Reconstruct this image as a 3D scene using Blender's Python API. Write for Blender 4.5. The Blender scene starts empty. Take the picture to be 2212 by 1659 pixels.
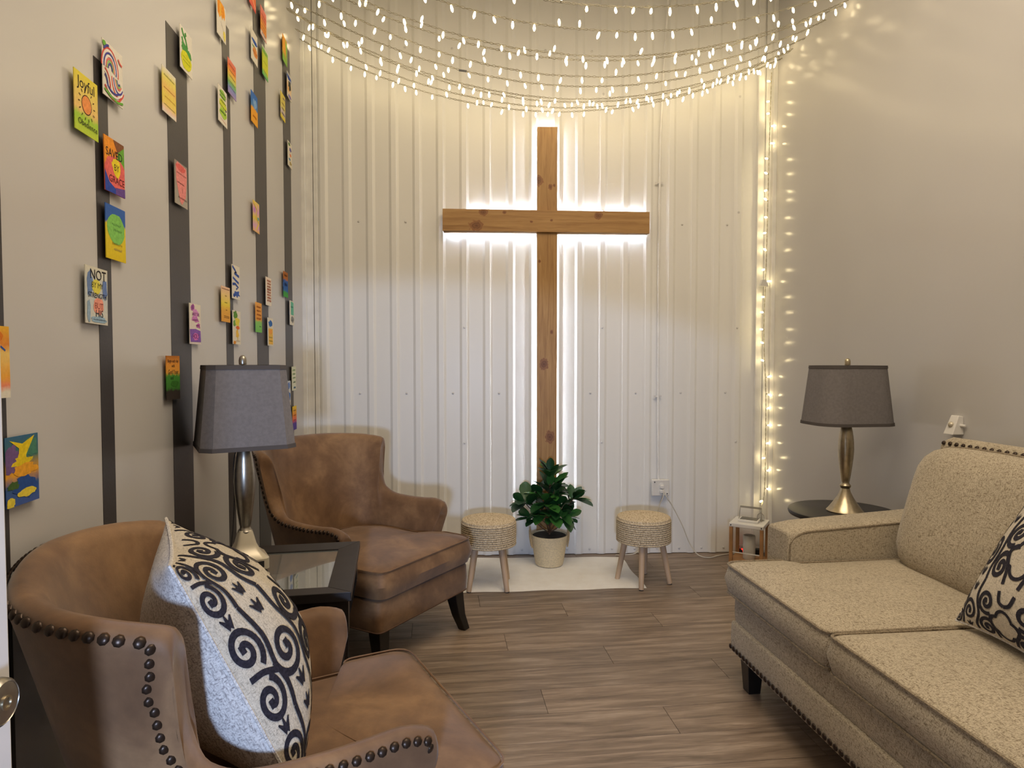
import bpy, math, random
from mathutils import Vector, Matrix, noise

random.seed(11)
scene = bpy.context.scene
COL = scene.collection
PI = math.pi
R = math.radians

# ------------------------------------------------------------------ camera
cam_d = bpy.data.cameras.new('camera')
cam = bpy.data.objects.new('camera', cam_d)
COL.objects.link(cam)
cam.location = (0, 0, 1.30)
cam.rotation_euler = (R(90 - 2.025), 0, R(-6.56))
cam_d.sensor_width = 36.0
cam_d.lens = 1400.0 / 2212.0 * 36.0
cam_d.clip_start = 0.02
scene.camera = cam

# ------------------------------------------------------------------ world, large lights, exposure
w = bpy.data.worlds.new('world'); scene.world = w; w.use_nodes = True
w.node_tree.nodes['Background'].inputs[0].default_value = (0.75, 0.8, 1.0, 1)
w.node_tree.nodes['Background'].inputs[1].default_value = 0.02
vs = scene.view_settings
vs.view_transform = 'Standard'; vs.look = 'None'; vs.gamma = 1.0; vs.use_curve_mapping = False
vs.exposure = 0.0
cy_ = scene.cycles
cy_.max_bounces = 5; cy_.diffuse_bounces = 3; cy_.glossy_bounces = 2; cy_.transmission_bounces = 5; cy_.transparent_max_bounces = 6
cy_.caustics_reflective = False; cy_.caustics_refractive = False
cy_.use_adaptive_sampling = True; cy_.adaptive_threshold = 0.05
cy_.sample_clamp_indirect = 4.0; cy_.use_light_tree = False


def lamp_light(name, kind, loc, energy, color, **kw):
    d = bpy.data.lights.new(name, kind); d.energy = energy; d.color = color
    rot = kw.pop('rot', (0, 0, 0))
    for k, v in kw.items(): setattr(d, k, v)
    o = bpy.data.objects.new(name, d); COL.objects.link(o)
    o.location = loc; o.rotation_euler = rot
    return o


# added warm fill, unseen, standing in for the fairy light canopy continuing overhead
lamp_light('overhead_fill', 'AREA', (0.75, 1.50, 3.70), 70, (1.0, 0.83, 0.62), shape='RECTANGLE', size=1.9, size_y=2.2)
# cool daylight that comes in through the doorway the picture is taken from
dl = lamp_light('doorway_daylight', 'SPOT', (-0.16, -0.95, 1.12), 205, (0.50, 0.665, 1.0), spot_size=R(104), spot_blend=0.06, shadow_soft_size=0.09)
dl.rotation_euler = Vector((0.0, math.cos(R(43.5)), -math.sin(R(43.5)))).to_track_quat('-Z', 'Y').to_euler()

# ------------------------------------------------------------------ node / material helpers
MATS = {}


def new_mat(name):
    m = bpy.data.materials.new(name); m.use_nodes = True
    nt = m.node_tree
    b = nt.nodes['Principled BSDF']
    MATS[name] = m
    return m, nt, b


def lin(c):
    return tuple(((x / 255) / 12.92 if x / 255 <= .04045 else ((x / 255 + .055) / 1.055) ** 2.4) for x in c)


def rgba(c): return (c[0], c[1], c[2], 1)


def coords(nt, scale=(1, 1, 1), kind='Object', rot=(0, 0, 0)):
    tc = nt.nodes.new('ShaderNodeTexCoord'); mp = nt.nodes.new('ShaderNodeMapping')
    mp.inputs['Scale'].default_value = scale; mp.inputs['Rotation'].default_value = rot
    nt.links.new(tc.outputs[kind], mp.inputs['Vector'])
    return mp.outputs['Vector']


def nz(nt, vec, scale, detail=3, rough=.55, dist=0):
    n = nt.nodes.new('ShaderNodeTexNoise')
    n.inputs['Scale'].default_value = scale; n.inputs['Detail'].default_value = detail
    n.inputs['Roughness'].default_value = rough; n.inputs['Distortion'].default_value = dist
    if vec is not None: nt.links.new(vec, n.inputs['Vector'])
    return n.outputs['Fac']


def ramp(nt, fac, stops, interp='LINEAR'):
    r = nt.nodes.new('ShaderNodeValToRGB'); r.color_ramp.interpolation = interp
    el = r.color_ramp.elements
    while len(el) < len(stops): el.new(0.5)
    for e, (p, c) in zip(el, stops):
        e.position = p; e.color = rgba(c)
    nt.links.new(fac, r.inputs['Fac'])
    return r.outputs['Color']


def mix(nt, fac, a, b, mode='MIX'):
    m = nt.nodes.new('ShaderNodeMix'); m.data_type = 'RGBA'; m.blend_type = mode
    for sock, v in ((m.inputs['Factor'], fac), (m.inputs['A'], a), (m.inputs['B'], b)):
        if isinstance(v, (int, float)): sock.default_value = v
        elif isinstance(v, tuple): sock.default_value = rgba(v)
        else: nt.links.new(v, sock)
    return m.outputs['Result']


def math_n(nt, op, a, b=None):
    m = nt.nodes.new('ShaderNodeMath'); m.operation = op
    for i, v in enumerate((a, b)):
        if v is None: continue
        if isinstance(v, (int, float)): m.inputs[i].default_value = v
        else: nt.links.new(v, m.inputs[i])
    return m.outputs[0]


def bump(nt, b, h, strength=.3, dist=.01):
    n = nt.nodes.new('ShaderNodeBump'); n.inputs['Strength'].default_value = strength; n.inputs['Distance'].default_value = dist
    nt.links.new(h, n.inputs['Height']); nt.links.new(n.outputs['Normal'], b.inputs['Normal'])


def simple(name, color, rough=.5, metal=0.0, spec=.5, var=.06, vscale=12, bmp=0, bscale=200):
    m, nt, b = new_mat(name)
    v = coords(nt)
    f = nz(nt, v, vscale, 1)
    lo = tuple(max(0, c * (1 - var)) for c in color); hi = tuple(c * (1 + var) for c in color)
    nt.links.new(ramp(nt, f, [(.3, lo), (.7, hi)]), b.inputs['Base Color'])
    b.inputs['Roughness'].default_value = rough; b.inputs['Metallic'].default_value = metal
    b.inputs['Specular IOR Level'].default_value = spec
    if bmp: bump(nt, b, nz(nt, v, bscale, 2), bmp, .002)
    return m


def emissive(name, color, strength):
    m, nt, b = new_mat(name)
    b.inputs['Base Color'].default_value = rgba(color)
    b.inputs['Emission Color'].default_value = rgba(color)
    b.inputs['Emission Strength'].default_value = strength
    return m


# walls
def wall_paint(name, color):
    m, nt, b = new_mat(name)
    v = coords(nt)
    f = nz(nt, v, 2.0, 1)
    nt.links.new(ramp(nt, f, [(.3, tuple(c * .97 for c in color)), (.7, tuple(c * 1.02 for c in color))]), b.inputs['Base Color'])
    b.inputs['Roughness'].default_value = .21; b.inputs['Specular IOR Level'].default_value = .5
    return m


wall_paint('wall_grey', (.545, .53, .515))
wall_paint('wall_back_paint', (.50, .485, .475))
simple('stripe_paint', (.042, .037, .037), .38, spec=.32, var=.05, bmp=.1, bscale=140)
simple('ceiling_paint', (.72, .70, .66), .8)
simple('door_paint', (.78, .77, .78), .4)
m, nt, b = new_mat('metal_panel_white')
v = coords(nt, (1, 1, .25))
nt.links.new(ramp(nt, nz(nt, v, 3, 0), [(.3, (.85, .845, .815)), (.7, (.88, .875, .85))]), b.inputs['Base Color'])
b.inputs['Roughness'].default_value = .36; b.inputs['Specular IOR Level'].default_value = .45
simple('trim_white', (.84, .83, .80), .4)
simple('screw_white', (.72, .71, .69), .4)

# floor planks
m, nt, b = new_mat('vinyl_plank')
oi = nt.nodes.new('ShaderNodeObjectInfo')
tc = nt.nodes.new('ShaderNodeTexCoord')
addv = nt.nodes.new('ShaderNodeVectorMath'); addv.operation = 'ADD'
comb = nt.nodes.new('ShaderNodeCombineXYZ')
rnd = math_n(nt, 'MULTIPLY', oi.outputs['Random'], 37.0)
nt.links.new(rnd, comb.inputs['X']); nt.links.new(rnd, comb.inputs['Y'])
nt.links.new(tc.outputs['Object'], addv.inputs[0]); nt.links.new(comb.outputs[0], addv.inputs[1])
mp = nt.nodes.new('ShaderNodeMapping'); mp.inputs['Scale'].default_value = (1.2, 13, 1)
nt.links.new(addv.outputs[0], mp.inputs['Vector'])
g1 = nz(nt, mp.outputs[0], 2.2, 5, .6, .6)
mp2 = nt.nodes.new('ShaderNodeMapping'); mp2.inputs['Scale'].default_value = (4, 90, 1)
nt.links.new(addv.outputs[0], mp2.inputs['Vector'])
g2 = nz(nt, mp2.outputs[0], 3, 3, .6)
c1 = ramp(nt, g1, [(.22, (.108, .080, .058)), (.5, (.262, .200, .150)), (.78, (.47, .38, .30))])
c2 = ramp(nt, g2, [(.3, (.70, .68, .66)), (.7, (1.12, 1.10, 1.08))])
c3 = mix(nt, .85, c1, c2, 'MULTIPLY')
tint = ramp(nt, oi.outputs['Random'], [(0, (.86, .86, .86)), (1, (1.10, 1.07, 1.04))])
nt.links.new(mix(nt, 1.0, c3, tint, 'MULTIPLY'), b.inputs['Base Color'])
b.inputs['Roughness'].default_value = .42; b.inputs['Specular IOR Level'].default_value = .4
bump(nt, b, g2, .15, .001)
simple('floor_gap', (.05, .035, .025), .8)

# suede leather
m, nt, b = new_mat('brown_suede')
v = coords(nt)
f1 = nz(nt, v, 5.5, 5, .6, .4)
f2 = nz(nt, v, 45, 3, .6)
c = ramp(nt, f1, [(.22, (.088, .041, .018)), (.5, (.178, .094, .044)), (.78, (.330, .192, .092))])
nt.links.new(mix(nt, .25, c, ramp(nt, f2, [(.3, (.7, .7, .7)), (.7, (1.15, 1.12, 1.1))]), 'MULTIPLY'), b.inputs['Base Color'])
b.inputs['Roughness'].default_value = .62; b.inputs['Specular IOR Level'].default_value = .35
b.inputs['Sheen Weight'].default_value = .25; b.inputs['Sheen Roughness'].default_value = .5
bump(nt, b, nz(nt, v, 260, 3), .12, .002)
simple('suede_dark', (.10, .05, .028), .7)
simple('black_wood', (.012, .010, .009), .35, spec=.5)
simple('espresso_wood', (.017, .014, .014), .42, spec=.5, var=.2)
simple('bronze_nail', (.045, .030, .022), .35, .7)


def tweed(name, base, fleck, s=1.0, amount=.55):
    m, nt, b = new_mat(name)
    h1 = nz(nt, coords(nt, (60 * s, 260 * s, 260 * s)), 1, 1, .6)
    h2 = nz(nt, coords(nt, (260 * s, 60 * s, 260 * s)), 1, 1, .6)
    h3 = nz(nt, coords(nt, (260 * s, 260 * s, 60 * s)), 1, 1, .6)
    mx = math_n(nt, 'MAXIMUM', math_n(nt, 'MAXIMUM', h1, h2), h3)
    c = ramp(nt, mx, [(.47, base), (.60, tuple(base[i] * .62 + fleck[i] * .38 for i in range(3))), (.72, fleck)])
    big = nz(nt, coords(nt), 5, 3)
    nt.links.new(mix(nt, amount, c, ramp(nt, big, [(.3, (.86, .86, .86)), (.7, (1.1, 1.1, 1.1))]), 'MULTIPLY'), b.inputs['Base Color'])
    b.inputs['Roughness'].default_value = .9; b.inputs['Specular IOR Level'].default_value = .15
    b.inputs['Sheen Weight'].default_value = .2
    bump(nt, b, mx, .35, .002)
    return m


tweed('sofa_fabric', (.56, .49, .37), (.22, .175, .118), 1.2)
tweed('sofa_piping', (.33, .27, .19), (.13, .10, .065))
tweed('linen_back', (.72, .69, .655), (.30, .275, .27), 1.1)
tweed('burlap_front', (.62, .555, .45), (.36, .315, .25), 1.3, .3)
simple('scroll_ink', (.022, .020, .030), .85, spec=.2, var=.4, vscale=200, bmp=.3, bscale=500)


# timber of the cross: grain runs along the local X or Z axis, knots at given points
def timber(name, axis, knots, dark=False):
    m, nt, b = new_mat(name)
    sc = (1.2, 22, 22) if axis == 'X' else (22, 22, 1.2)
    v = coords(nt, sc)
    f = nz(nt, v, 2.0, 5, .6, .9)
    fine = nz(nt, coords(nt, tuple(s * 6 for s in sc)), 1.5, 2)
    c = ramp(nt, f, [(.25, (.300, .150, .050)), (.5, (.425, .240, .085)), (.75, (.53, .325, .130))])
    c = mix(nt, .35, c, ramp(nt, fine, [(.3, (.72, .68, .62)), (.7, (1.1, 1.1, 1.1))]), 'MULTIPLY')
    tc = nt.nodes.new('ShaderNodeTexCoord')
    wob = nt.nodes.new('ShaderNodeTexNoise'); wob.inputs['Scale'].default_value = 60
    nt.links.new(tc.outputs['Object'], wob.inputs['Vector'])
    for (kx, kz, kr) in knots:
        d = nt.nodes.new('ShaderNodeVectorMath'); d.operation = 'SUBTRACT'
        nt.links.new(tc.outputs['Object'], d.inputs[0]); d.inputs[1].default_value = (kx, 0, kz)
        d2 = nt.nodes.new('ShaderNodeVectorMath'); d2.operation = 'MULTIPLY'
        nt.links.new(d.outputs[0], d2.inputs[0])
        d2.inputs[1].default_value = (.75, 0, 1.0) if axis == 'X' else (1.0, 0, .75)
        ln = nt.nodes.new('ShaderNodeVectorMath'); ln.operation = 'LENGTH'
        nt.links.new(d2.outputs[0], ln.inputs[0])
        q = math_n(nt, 'MULTIPLY', math_n(nt, 'DIVIDE', ln.outputs['Value'], kr), math_n(nt, 'ADD', wob.outputs['Fac'], .5))
        k = ramp(nt, q, [(0, (.13, .05, .018)), (.30, (.24, .10, .035)), (.42, (.17, .07, .025)), (.62, (.31, .14, .05)), (.72, (.24, .10, .036)), (.9, (.37, .18, .065))])
        c = mix(nt, 1.0, c, k, 'MULTIPLY') if False else mix(nt, math_n(nt, 'LESS_THAN', q, .9), c, k)
    nt.links.new(c, b.inputs['Base Color'])
    b.inputs['Roughness'].default_value = .42; b.inputs['Specular IOR Level'].default_value = .4
    bump(nt, b, fine, .15, .001)
    return m


timber('timber_upright', 'Z', [(-.055, 2.47, .030), (.02, 2.43, .016), (.045, 2.44, .010), (-.02, 1.28, .034), (.03, 1.49, .012), (.02, .80, .036), (-.05, 1.95, .010)])
timber('timber_arm', 'X', [(-.41, .050, .026), (-.275, .052, .012), (-.455, -.035, .040), (.335, .040, .026), (-.10, -.005, .009), (.03, .006, .009)])
simple('led_tape', (.85, .85, .9), .5)
emissive('led_white', (.80, .88, 1.0), 130.0)
emissive('bulb_glow', (1.0, .80, .46), 11.5)
emissive('bulb_glow_corner', (1.0, .80, .42), 24.0)
simple('light_wire', (.30, .27, .19), .5)
simple('wire_connector', (.12, .12, .13), .5)

# lamps
simple('brushed_nickel', (.36, .33, .28), .30, .95, var=.08, vscale=60)
simple('brass_nickel', (.46, .39, .27), .28, .95, var=.08, vscale=60)
simple('shade_fabric', (.185, .172, .172), .85, spec=.2, var=.08, vscale=90, bmp=.3, bscale=300)
simple('shade_trim', (.085, .075, .072), .8, spec=.2)
simple('outlet_dark', (.01, .01, .012), .4)
simple('cream_metal', (.60, .54, .42), .35, .35)
# glass
m, nt, b = new_mat('table_glass')
b.inputs['Base Color'].default_value = (.86, .93, .93, 1); b.inputs['Roughness'].default_value = .02
b.inputs['Transmission Weight'].default_value = .85; b.inputs['IOR'].default_value = 1.5
b.inputs['Coat Weight'].default_value = 1.0; b.inputs['Coat Roughness'].default_value = .02
m, nt, b = new_mat('clear_glass')
b.inputs['Base Color'].default_value = (.95, .96, .95, 1); b.inputs['Roughness'].default_value = .03
b.inputs['Transmission Weight'].default_value = .95; b.inputs['IOR'].default_value = 1.2
m, nt, b = new_mat('frosted_glass')
b.inputs['Base Color'].default_value = (.82, .80, .72, 1); b.inputs['Roughness'].default_value = .6
b.inputs['Transmission Weight'].default_value = .25

# small things
simple('white_plastic', (.78, .76, .72), .35)
simple('handle_grey', (.36, .34, .29), .4)
simple('white_lacquer', (.80, .78, .74), .35)
simple('cable_white', (.66, .63, .55), .5)
simple('lantern_wood', (.42, .22, .09), .55, var=.2)
simple('solar_panel', (.09, .08, .065), .3)
emissive('red_led', (1.0, .03, .02), 1.6)
simple('paper_white', (.74, .73, .68), .85)
simple('paper_green', (.45, .48, .40), .85)
m, nt, b = new_mat('rug_white')
v = coords(nt)
nt.links.new(ramp(nt, nz(nt, v, 9, 4), [(.3, (.86, .82, .74)), (.7, (.93, .91, .85))]), b.inputs['Base Color'])
b.inputs['Roughness'].default_value = .95; b.inputs['Sheen Weight'].default_value = .4
bump(nt, b, nz(nt, v, 150, 3), .6, .006)
# rope and pot weave
m, nt, b = new_mat('jute_rope')
v = coords(nt)
wvn = nt.nodes.new('ShaderNodeTexNoise'); wvn.inputs['Scale'].default_value = 150; wvn.inputs['Detail'].default_value = 2
nt.links.new(v, wvn.inputs['Vector'])
nt.links.new(ramp(nt, wvn.outputs['Fac'], [(.30, (.30, .215, .125)), (.5, (.60, .49, .33)), (.7, (.74, .64, .48))]), b.inputs['Base Color'])
b.inputs['Roughness'].default_value = .85; b.inputs['Specular IOR Level'].default_value = .2
bump(nt, b, wvn.outputs['Fac'], .7, .004)
simple('beech_leg', (.56, .40, .26), .5, var=.12, vscale=8)
simple('leg_foot', (.03, .03, .03), .7)
simple('pot_weave', (.76, .64, .42), .75, var=.12, vscale=120, bmp=.35, bscale=160)
simple('pot_handle', (.50, .37, .20), .7, var=.2, vscale=150)
simple('soil', (.018, .014, .010), .95, var=.5, vscale=120, bmp=.6, bscale=120)
m, nt, b = new_mat('leaf_green')
oi = nt.nodes.new('ShaderNodeObjectInfo')
v = coords(nt)
base = ramp(nt, oi.outputs['Random'], [(0, (.010, .045, .014)), (.6, (.018, .085, .020)), (1, (.045, .17, .030))])
nt.links.new(mix(nt, .4, base, ramp(nt, nz(nt, v, 40, 3), [(.3, (.7, .7, .7)), (.7, (1.3, 1.3, 1.2))]), 'MULTIPLY'), b.inputs['Base Color'])
b.inputs['Roughness'].default_value = .35; b.inputs['Specular IOR Level'].default_value = .5
simple('plant_stem', (.13, .065, .030), .7)


# ------------------------------------------------------------------ mesh helpers
class MB:
    def __init__(self): self.v = []; self.f = []; self.mi = []

    def add(self, verts, faces, mi=0):
        o = len(self.v)
        self.v += [tuple(p) for p in verts]
        self.f += [tuple(i + o for i in f) for f in faces]
        self.mi += [mi] * len(faces)
        return self

    def box(self, x0, x1, y0, y1, z0, z1, mi=0, taper=None):
        vs = [(x0, y0, z0), (x1, y0, z0), (x1, y1, z0), (x0, y1, z0), (x0, y0, z1), (x1, y0, z1), (x1, y1, z1), (x0, y1, z1)]
        return self.add(vs, [(3, 2, 1, 0), (4, 5, 6, 7), (0, 1, 5, 4), (1, 2, 6, 5), (2, 3, 7, 6), (3, 0, 4, 7)], mi)

    def tube(self, pts, r, n=8, cap=True, mi=0, closed=False):
        pts = [Vector(p) for p in pts]
        N = len(pts)
        rs = r if isinstance(r, (list, tuple)) else [r] * N
        t0 = (pts[1] - pts[0]).normalized()
        up = Vector((0, 0, 1)) if abs(t0.z) < .9 else Vector((1, 0, 0))
        nrm = (up - t0 * up.dot(t0)).normalized()
        vs = []
        for i in range(N):
            if closed: t = (pts[(i + 1) % N] - pts[i - 1]).normalized()
            else: t = (pts[min(i + 1, N - 1)] - pts[max(i - 1, 0)]).normalized()
            nrm = (nrm - t * nrm.dot(t)).normalized()
            bn = t.cross(nrm)
            for k in range(n):
                a = 2 * PI * k / n
                vs.append(pts[i] + (nrm * math.cos(a) + bn * math.sin(a)) * rs[i])
        fs = []
        for i in range(N if closed else N - 1):
            j = (i + 1) % N
            for k in range(n):
                k2 = (k + 1) % n
                fs.append((i * n + k, i * n + k2, j * n + k2, j * n + k))
        if cap and not closed:
            fs.append(tuple(range(n - 1, -1, -1))); fs.append(tuple((N - 1) * n + k for k in range(n)))
        return self.add(vs, fs, mi)

    def lathe(self, prof, n=24, c=(0, 0, 0), mi=0, cap=True, sq=None):
        """prof: (radius, z) list. sq: function(angle)->radius factor"""
        vs = []
        for (r, z) in prof:
            for k in range(n):
                a = 2 * PI * k / n
                q = sq(a) if sq else 1
                vs.append((c[0] + r * q * math.cos(a), c[1] + r * q * math.sin(a), c[2] + z))
        fs = []
        for i in range(len(prof) - 1):
            for k in range(n):
                k2 = (k + 1) % n
                fs.append((i * n + k, i * n + k2, (i + 1) * n + k2, (i + 1) * n + k))
        if cap:
            fs.append(tuple(range(n - 1, -1, -1))); fs.append(tuple((len(prof) - 1) * n + k for k in range(n)))
        return self.add(vs, fs, mi)

    def grid(self, rows, mi=0, closeu=False):
        n = len(rows[0]); vs = [p for r in rows for p in r]; fs = []
        for i in range(len(rows) - 1):
            for k in range(n if closeu else n - 1):
                k2 = (k + 1) % n
                fs.append((i * n + k, i * n + k2, (i + 1) * n + k2, (i + 1) * n + k))
        return self.add(vs, fs, mi)

    def mesh(self, name, mats, smooth=True, angle=40):
        me = bpy.data.meshes.new(name)
        me.from_pydata(self.v, [], self.f); me.update()
        if isinstance(mats, str): mats = [mats]
        for m in mats: me.materials.append(MATS[m])
        if len(mats) > 1: me.polygons.foreach_set('material_index', self.mi)
        if smooth:
            me.shade_smooth() if hasattr(me, 'shade_smooth') else None
            try: me.set_sharp_from_angle(angle=R(angle))
            except Exception: pass
        return me

    def obj(self, name, mats, parent=None, smooth=True, angle=40, bevel=0, seg=2, **kw):
        o = bpy.data.objects.new(name, self.mesh(name, mats, smooth, angle))
        COL.objects.link(o)
        if parent is not None: o.parent = parent
        if bevel:
            md = o.modifiers.new('b', 'BEVEL'); md.width = bevel; md.segments = seg; md.limit_method = 'ANGLE'; md.angle_limit = R(35)
        if kw: tag(o, **kw)
        return o


def tag(o, label=None, cat=None, group=None, kind=None):
    if label: o['label'] = label
    if cat: o['category'] = cat
    if group: o['group'] = group
    if kind: o['kind'] = kind
    return o


def empty(name, loc=(0, 0, 0), rz=0, **kw):
    o = bpy.data.objects.new(name, None); COL.objects.link(o)
    o.location = loc; o.rotation_euler = (0, 0, rz); o.empty_display_size = .05
    return tag(o, **kw)


def inst(name, me, parent=None, loc=(0, 0, 0), rot=None, scale=None):
    o = bpy.data.objects.new(name, me); COL.objects.link(o)
    if parent is not None: o.parent = parent
    o.location = loc
    if rot is not None:
        if hasattr(rot, 'to_euler'): rot = rot.to_euler()
        o.rotation_euler = rot
    if scale is not None: o.scale = scale
    return o


def chaikin(pts, n=2, closed=True):
    for _ in range(n):
        out = []
        N = len(pts)
        rng = range(N) if closed else range(N - 1)
        if not closed: out.append(pts[0])
        for i in rng:
            a, c = pts[i], pts[(i + 1) % N]
            out.append(tuple(a[k] * .75 + c[k] * .25 for k in range(len(a))))
            out.append(tuple(a[k] * .25 + c[k] * .75 for k in range(len(a))))
        if not closed: out.append(pts[-1])
        pts = out
    return pts


def spline(pts, n):
    """Catmull-Rom through pts, n samples per span"""
    P = [Vector(p) for p in pts]; out = []
    for i in range(len(P) - 1):
        p0 = P[max(i - 1, 0)]; p1 = P[i]; p2 = P[i + 1]; p3 = P[min(i + 2, len(P) - 1)]
        for k in range(n):
            t = k / n
            out.append(.5 * ((2 * p1) + (p2 - p0) * t + (2 * p0 - 5 * p1 + 4 * p2 - p3) * t * t + (3 * p1 - p0 - 3 * p2 + p3) * t ** 3))
    out.append(P[-1])
    return out


def round_outline(pts, r, seg=5):
    """round every corner of a 2D polygon by radius r (number or list)"""
    out = []; N = len(pts)
    for i in range(N):
        p = Vector(pts[i][:2]); a = Vector(pts[i - 1][:2]); c = Vector(pts[(i + 1) % N][:2])
        rr = r[i] if isinstance(r, (list, tuple)) else r
        da = (a - p); dc = (c - p)
        q = min(rr, da.length * .49, dc.length * .49)
        s = p + da.normalized() * q; e = p + dc.normalized() * q
        for k in range(seg + 1):
            t = k / seg
            out.append(tuple(s * (1 - t) ** 2 + p * 2 * t * (1 - t) + e * t * t))
    return out


def resample(pts, step):
    out = []; N = len(pts)
    for i in range(N):
        a = Vector(pts[i]); c = Vector(pts[(i + 1) % N])
        n = max(1, int((c - a).length / step))
        for k in range(n): out.append(tuple(a + (c - a) * k / n))
    return out


def cushion(outline, z0, z1, center, edge=.03, crown=.03, sag=.01, bulge=.010, noise_a=.004, seed=0):
    """padded slab over a star-shaped outline: side, rounded edges, crowned top. Returns MB and top/bottom edge loops"""
    ol = resample(outline, .03)
    cx, cy = center
    N = len(ol)

    def off(p, d):   # move the point d inwards (towards the centre)
        v = Vector((p[0] - cx, p[1] - cy)); l = v.length
        return (cx + v.x * (l - d) / l, cy + v.y * (l - d) / l)
    mid = (z0 + z1) / 2
    rows = []
    for (d, z) in [(edge * 2.2, z0), (edge, z0 + .002), (edge * .3, z0 + edge * .3), (0, z0 + edge), (-bulge, mid), (0, z1 - edge), (edge * .25, z1 - edge * .35), (edge * .9, z1 - edge * .02)]:
        rows.append([(*off(p, d), z) for p in ol])
    for k in (.82, .66, .5, .34, .2, .08):
        row = []
        for p in ol:
            q = (cx + (p[0] - cx) * k, cy + (p[1] - cy) * k)
            h = z1 + crown * (1 - k ** 2.2)
            h += noise_a * noise.noise(Vector((q[0] * 6 + seed, q[1] * 6, seed)))
            row.append((*q, h))
        rows.append(row)
    mb = MB(); mb.grid(rows, closeu=True)
    n0 = (len(rows) - 1) * N
    mb.f.append(tuple(n0 + k for k in range(N))); mb.mi.append(0)
    mb.f.append(tuple(range(N - 1, -1, -1))); mb.mi.append(0)
    top = [(*off(p, edge * .12), z1 - edge * .18) for p in ol]
    bot = [(*off(p, edge * .12), z0 + edge * .25) for p in ol]
    return mb, top, bot


# ================================================================== SETTING
XL, XR = -.865, 2.232
LW = Vector((XL, 4.375, 0)); RW = Vector((XR, 4.15, 0))
WANG = math.atan2(RW.y - LW.y, RW.x - LW.x)
WLEN = (RW - LW).length
CEIL = 3.85
YF = -.12     # inner face of the doorway wall


def wall_pt(u, out, z):
    e = Vector((math.cos(WANG), math.sin(WANG), 0)); n = Vector((math.sin(WANG), -math.cos(WANG), 0))
    p = LW + e * u + n * out
    return (p.x, p.y, z)


# floor: a dark base with separate planks running across the room
floor = MB().box(XL - .3, XR + .3, -1.6, 4.6, -.12, -.004).obj('floor', 'floor_gap', kind='structure', smooth=False)
PW, PLN = .178, 1.22
plank_meshes = {}
y = -1.6
row = 0
while y < 4.42:
    off = (row * .437) % PLN
    x = XL - .1 - off
    while x < XR + .05:
        x0 = max(x, XL - .02); x1 = min(x + PLN, XR + .02)
        if x1 - x0 > .05:
            L = round(x1 - x0, 3)
            if L not in plank_meshes:
                plank_meshes[L] = MB().box(-L / 2 + .0009, L / 2 - .0009, -PW / 2 + .0009, PW / 2 - .0009, -.006, 0).mesh('plank', 'vinyl_plank', smooth=False)
            p = inst('plank', plank_meshes[L], floor, ((x0 + x1) / 2, y + PW / 2, 0))
        x += PLN
    y += PW; row += 1

ceiling = MB().box(XL - .3, XR + .3, -.4, 4.6, CEIL, CEIL + .1).obj('ceiling', 'ceiling_paint', kind='structure', smooth=False)
wall_left = MB().box(XL - .12, XL, YF - .12, 4.55, 0, CEIL).obj('wall_left', 'wall_grey', kind='structure', smooth=False)
wall_right = MB().box(XR, XR + .12, YF - .12, 4.35, 0, CEIL).obj('wall_right', 'wall_grey', kind='structure', smooth=False)
wf = MB()
wf.box(XL, -.53, YF - .12, YF, 0, CEIL); wf.box(.17, XR, YF - .12, YF, 0, CEIL); wf.box(-.53, .17, YF - .12, YF, 2.08, CEIL)
wall_front = wf.obj('wall_front', 'wall_back_paint', kind='structure', smooth=False)

# dark painted stripes on the left wall
for (y0, y1, zt) in [(1.20, 1.412, 2.75), (1.783, 1.850, 2.075), (2.238, 2.410, 2.395), (2.797, 2.890, 2.69), (3.258, 3.470, 3.42), (3.850, 4.035, 3.13)]:
    s = MB().box(XL - .002, XL + .0012, y0, y1, 0.0, zt).obj('paint_stripe', 'stripe_paint', wall_left, smooth=False)

# back wall: ribbed white metal sheets with visible screws
wall_back = MB().box(-.3, WLEN + .3, .03, .10, 0, CEIL).obj('wall_back', 'trim_white', kind='structure', smooth=False)
wall_back.location = LW; wall_back.rotation_euler = (0, 0, WANG)
RP = .1524; RIB0 = 1.046; RH = .012
sheets = [(-.01, RIB0 - 6 * RP), (RIB0 - 6 * RP, RIB0), (RIB0, RIB0 + 6 * RP), (RIB0 + 6 * RP, RIB0 + 12 * RP), (RIB0 + 12 * RP, WLEN + .01)]


def sheet_profile(u0, u1):
    pts = [(u0, 0.0)]
    k = math.floor((u0 - RIB0) / RP) - 1
    while RIB0 + k * RP < u1 + .1:
        c0 = RIB0 + k * RP
        for (du, o) in ((-.032, 0), (-.015, RH), (.015, RH), (.032, 0)):
            u = c0 + du
            if u0 < u < u1: pts.append((u, o))
        k += 1
    def h_at(u):
        d = (u - RIB0) / RP; d = abs(d - round(d)) * RP
        return RH if d < .015 else (RH * (.032 - d) / .017 if d < .032 else 0)
    pts[0] = (u0, h_at(u0)); pts.append((u1, h_at(u1)))
    return sorted(pts)


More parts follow.
